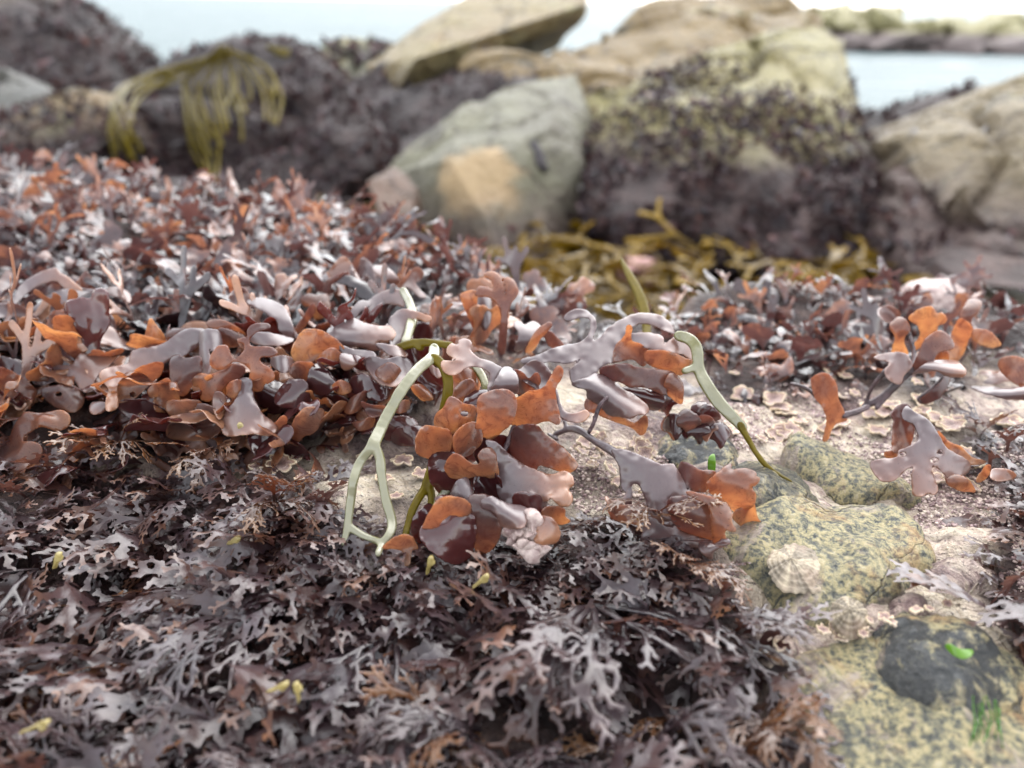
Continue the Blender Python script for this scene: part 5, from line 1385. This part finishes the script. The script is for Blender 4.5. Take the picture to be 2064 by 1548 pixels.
def populate(name, pts, protos, mats, labels, cat, group, n_ind, lean, rg, scale, az=None, stuff_protos=None, stuff_label='', stuff_name='', stuff_mat=None, sink=.002, near=False):
    px, py, d = proj(pts)
    if near: pts = pts[(d > .108) & (py < 1700)]; px, py, d = proj(pts)
    order = np.argsort(d + 10 * ((px < -40) | (px > 2104) | (py > 1590)))
    pts = pts[order]
    meshes = [[mesh(name, V, Q_, m, {'t': t, 'rnd': np.full(len(V), (i * .31) % 1)}) for m in mats] for i, (V, Q_, t) in enumerate(protos)]
    for i in range(min(n_ind, len(pts))):
        k = rg.integers(len(protos)); mi = rg.choice(len(mats), p=mats_p[name])
        a = rg.uniform(0, 2 * math.pi) if az is None else rg.normal() * az
        Mx = Matrix.Translation(Vector(pts[i]) - Vector((0, 0, sink))) @ Matrix.Rotation(a, 4, 'Z') @ Matrix.Rotation(rg.normal(lean[0], lean[1]), 4, 'X') @ Matrix.Rotation(rg.normal() * .3, 4, 'Z') @ Matrix.Scale(scale * rg.uniform(.5, 1.35) * fsc(pts[i], near), 4)
        o = obj(name, meshes[k][mi], None, labels(pts[i], mi), cat, group)
        o.matrix_world = Mx
    rest = pts[n_ind:]
    if len(rest):
        pr = stuff_protos or protos
        fr = []
        for i in range(len(rest)):
            a = rg.uniform(0, 2 * math.pi) if az is None else rg.normal() * az
            fr.append(np.array((Matrix.Rotation(a, 3, 'Z') @ Matrix.Rotation(rg.normal(lean[0], lean[1]), 3, 'X') @ Matrix.Rotation(rg.normal() * .3, 3, 'Z'))))
        V, Q_, T, Rn = merge_copies(pr, rest - np.array([0, 0, sink]), fr, scale * rg.uniform(.5, 1.3, len(rest)) * np.array([fsc(p, near) for p in rest]), rg)
        obj(stuff_name, mesh(stuff_name, V, Q_, stuff_mat or mats[0], {'t': T, 'rnd': Rn}), None, stuff_label, 'seaweed', None, 'stuff')


mats_p = {'turf_frond': [.76, .18, .06], 'pepper_dulse': [.78, .22], 'bank_frond': [.5, .3, .2]}
rg = np.random.default_rng(42)
# reddish turf over the ledge
protos = [frond3d('broad', s, .75, .12) for s in range(1, 9)] + [frond3d('strap', s, .5, .11) for s in range(20, 25)] + [frond3d('ribbon', s, .8, .12) for s in range(40, 45)]
sprotos = [frond3d('broad', s, 1.2) for s in range(1, 9)] + [frond3d('strap', s, .9) for s in range(20, 25)] + [frond3d('ribbon', s, 1.2) for s in range(40, 46)]
pts = np.concatenate([scatter(3100, 'turf_far', rg), scatter(170, 'turf_near', rg)])


def tl(p, mi):
    side = 'right of the bare rock' if p[0] > .06 else 'behind the large focused fronds on the left'
    return ('small reddish purple', 'small grey lavender', 'small orange brown')[mi] + ' frond in the blurred turf ' + side


populate('turf_frond', pts, protos, [M['turf'], M['moss_grey'], M['moss']], tl, 'seaweed', 'small fronds of the reddish turf', 300, (.98, .48), rg, .7,
         stuff_protos=sprotos, stuff_label='reddish brown seaweed turf thickening toward the far rim of the ledge', stuff_name='seaweed_turf')
# glossy broad fronds filling the bank behind the forked straps
bp = [frond3d('broad', s, .6, .17) for s in range(101, 109)] + [frond3d('strap', s, .55, .2) for s in range(120, 123)]
populate('bank_frond', scatter(230, 'bank', rg), bp, [M['moss'], M['moss_dark'], M['moss_grey']],
         lambda p, mi: ('translucent orange brown', 'wet dark red', 'lavender grey')[mi] + ' frond tucked among the large focused fronds on the bank', 'seaweed', 'glossy fronds packed along the bank', 300, (.75, .5), rg, .85, az=.9)
# granular coralline nodules on the bare rock
def nodules(n, reg, seed):
    rn = np.random.default_rng(seed)
    bm = bmesh.new(); bmesh.ops.create_icosphere(bm, subdivisions=2, radius=1.)
    B = np.array([v.co[:] for v in bm.verts]); Fi = np.array([[v.index for v in f.verts] for f in bm.faces]); bm.free()
    px = rn.uniform(1000, 2120, n * 5); py = rn.uniform(740, 1420, n * 5)
    f = poly_sdf(np.array(reg, float))(np.stack([px, py], -1))
    xy = plane_hit(px, py)[:, :2]
    ok = (f < 0) & (fbm(xy, 55, 3, seed) + sstep(0, -60, f) * .5 > .25)
    xy = xy[ok][:n]; z = ledge_z(xy)
    cards = []
    for k in range(6):
        b = B * (1 + .3 * noise(B, 1.6, k))[:, None] * np.array([1, 1, .7]); cards.append((b, Fi, np.full(len(b), .5)))
    m_ = len(xy)
    return merge_copies(cards, np.concatenate([xy, z[:, None]], 1), rand_rot(m_, np.tile([0, 0, 1.], (m_, 1)), .2, rn), (.0003 + .0007 * rn.random(m_) ** 2.5) * .6, rn)


Vn, Qn, Tn, Rn_ = nodules(14000, [(1150, 860), (1330, 880), (1450, 760), (1750, 780), (2000, 830), (2100, 900), (2100, 1280), (1960, 1270), (1880, 1130), (1760, 1040), (1560, 900), (1420, 960), (1330, 1060), (1150, 1050)], 3)
t_ = NT('coralline_nodules'); rr_ = t_.attr('rnd')
M['nodule'] = t_.out(t_.n('BsdfPrincipled', None, Base_Color=t_.ramp(rr_, [(0, (.08, .045, .048)), (.35, (.24, .155, .15)), (.7, (.44, .34, .3)), (1, (.64, .54, .44))]), Roughness=.45).outputs[0])
obj('coralline_gravel', mesh('coralline_gravel', Vn, Qn, M['nodule'], {'rnd': Rn_}), None, 'granular pinkish coralline nodules spread over the bare rock', 'coralline', None, 'stuff')
# dark feathery weed in the foreground
protos = [frond3d('fan', s, .3, .22) for s in range(60, 76)]
sprotos = [frond3d('fan', s, .5) for s in range(60, 68)]
pts = np.concatenate([tufts(np.concatenate([scatter(460, 'dulse', rg), scatter(90, 'dulse_mid', rg)]), 5, rg, .0014), tufts(scatter(80, 'dulse_side', rg), 4, rg, .0015)])


def dl(p, mi):
    side = 'over the right edge of the rock' if p[0] > .09 else 'carpeting the near rock'
    return ('dark purple', 'dark brown')[mi] + ' feathery flat frond ' + side


populate('pepper_dulse', pts, protos, [M['dulse'], M['dulse_brown']], dl, 'seaweed', 'dark feathery fronds of the foreground', 300, (1.08, .36), rg, .72, az=.95, near=True,
         stuff_protos=sprotos, stuff_label='dark purple feathery seaweed carpet on the near rock', stuff_name='seaweed_carpet')

# larger sprays lying over the carpet, and brown frilly tufts beside the orange fronds
SPR = [(1190, 1265, .1, 1.75, 'dulse', 5, 'largest dark purple fan spray, spreading toward the near edge from a narrow stalk'),
       (800, 1330, -.3, 1.45, 'dulse', 4, 'broad mauve grey spray in the middle of the near dark weed'),
       (520, 1290, -.5, 1.5, 'dulse', 4, 'dark mauve spray pointing down between yellow stubs and the left corner'),
       (90, 1190, -.2, 1.4, 'dulse', 4, 'forked grey purple spray at the left side of the near weed'),
       (1430, 1290, .5, 1.2, 'dulse', 4, 'dark glossy spray beside the granite edge and its limpets'),
       (250, 935, .2, .95, 'dulse_brown', 6, 'frilly brown tuft under the lavender frond on the left'),
       (420, 960, .0, .9, 'dulse_brown', 5, 'brown olive tuft beside the bare rock and crusts'),
       (560, 1060, .4, .9, 'dulse_brown', 5, 'brown frilly tuft at the foot of the forked pale strap'),
       (1320, 1085, -.2, .85, 'dulse_brown', 6, 'dark brown bushy tuft under the grey frond with rolled tips'),
       (1385, 1185, -.1, .7, 'dulse_brown', 5, 'brown curled tuft where the dark weed meets the granite'),
       (1550, 1510, -.3, .85, 'dulse_brown', 4, 'amber brown tuft in the dark weed left of the low granite slab')]
sp_m = {}
for px, py, az_, sc_, mt, nb_, lab in SPR:
    p = on_ledge(px, py); h = root('pepper_dulse', p + np.array([0, 0, .006]), lab, 'seaweed', 'larger sprays in the dark weed')
    for k in range(nb_):
        i = int(rg.integers(len(protos)))
        if (i, mt) not in sp_m:
            V, Q_, t = protos[i]; sp_m[(i, mt)] = mesh('pepper_dulse_frond', V, Q_, M[mt], {'t': t, 'rnd': np.full(len(V), (i * .31) % 1)})
        o = obj('frond', sp_m[(i, mt)], h)
        o.matrix_local = Matrix.Rotation(az_ + (k - (nb_ - 1) / 2) * .42 + rg.normal() * .1, 4, 'Z') @ Matrix.Rotation((1.15 if mt == 'dulse' else .75) + rg.normal() * .15, 4, 'X') @ Matrix.Scale(sc_ * .62 * rg.uniform(.8, 1.15), 4)

# ------------------------------------------------------------------ kelp in the gully and straps on the boulder
rg = np.random.default_rng(9)
kp = [frond3d('ribbon', s, .9, .3, bend=.9) for s in range(50, 56)] + [frond3d('strap', s, .8, .3, bend=1.) for s in range(80, 84)]
km = [mesh('kelp_blade', V, Q_, M['kelp'], {'t': t, 'rnd': np.full(len(V), (i * .37) % 1)}) for i, (V, Q_, t) in enumerate(kp)]
n = 0
while n < 295:
    px, py = rg.uniform(540, 1900), rg.uniform(405, 640)
    if px > 900 and py < 470 or px > 1450 and py < 520: continue
    p = plane_hit(np.float64(px), np.float64(py), BED + .02 + .05 * rg.random())
    if p[1] > 2.0: continue
    o = obj('kelp_blade', km[rg.integers(len(km))], None, 'olive brown kelp blade lying in the shaded gully below the big boulder', 'kelp', 'kelp blades in the gully')
    o.matrix_world = Matrix.Translation(Vector(p)) @ Matrix.Rotation(rg.uniform(0, 6.3), 4, 'Z') @ Matrix.Rotation(rg.normal(1.4, .25), 4, 'X') @ Matrix.Rotation(rg.normal() * .6, 4, 'Z') @ Matrix.Scale(rg.uniform(2.2, 4.6), 4)
    n += 1


def cast(px, py):
    o = Vector(CAM); dr = Vector(rays(np.float64(px), np.float64(py))).normalized(); best = None
    for t in BVH:
        hit = t.ray_cast(o, dr)
        if hit[0] is not None and (best is None or hit[3] < best): best = hit[3]
    if best is None: return None
    l = (np.array(o + dr * best) - CAM) @ RN
    return -l[2]


SL = [([(450, 66), (405, 120), (378, 170), (388, 230), (396, 290), (408, 345), (428, 385)], 30, 5, 'longest olive strap bunch trailing down the front of the dark boulder'),
      ([(455, 66), (466, 120), (472, 170), (482, 220), (478, 265)], 28, 4, 'short thick olive strap bunch in the middle of the dark boulder'),
      ([(465, 74), (515, 100), (545, 140), (560, 180), (556, 225)], 20, 3, 'olive strap bunch hanging on the right shoulder of the dark boulder'),
      ([(440, 80), (370, 110), (300, 140), (250, 180), (232, 225), (240, 280), (258, 340)], 20, 4, 'olive strap bunch trailing over the left shoulder of the dark boulder'),
      ([(440, 90), (390, 120), (340, 150), (280, 172)], 22, 4, 'yellowish olive strap bunch spread across the top of the dark boulder'),
      ([(540, 66), (560, 80), (575, 100)], 20, 3, 'yellowish tuft of straps at the very top of the dark boulder')]
for ln, w, k, lab in SL:
    ln = [(x, y + 30 * (1 - i / len(ln))) for i, (x, y) in enumerate(ln)]
    d0 = cast(*ln[len(ln) // 2]) or 1.9
    h = root('wrack_straps', P(ln[0][0], ln[0][1], d0), lab, 'seaweed', 'olive straps hanging on the boulder')
    for j in range(k * 2):
        pl = []; last = d0; dx = rg.normal() * w * .55; cut = rg.uniform(.6, 1.15); kink = rg.normal() * w * .5
        for i, (x, y) in enumerate(ln):
            u = i / (len(ln) - 1)
            x2 = x + dx * (.25 + .75 * u) + kink * math.sin(3 * u); y2 = ln[0][1] + (y - ln[0][1]) * cut + rg.normal() * 3
            dd = cast(x2, y2) or last
            dd = min(dd, last + .04); last = dd
            pl.append((x2, y2, 2.4 + 3.2 * (u > .45), dd - .035 - .012 * rg.random()))
        strap(h, 'strap', 'F', [pl], 'olive', T=.0022, step=3., hue=(.1 + .3 * rg.random(), .0 + .5 * rg.random()))
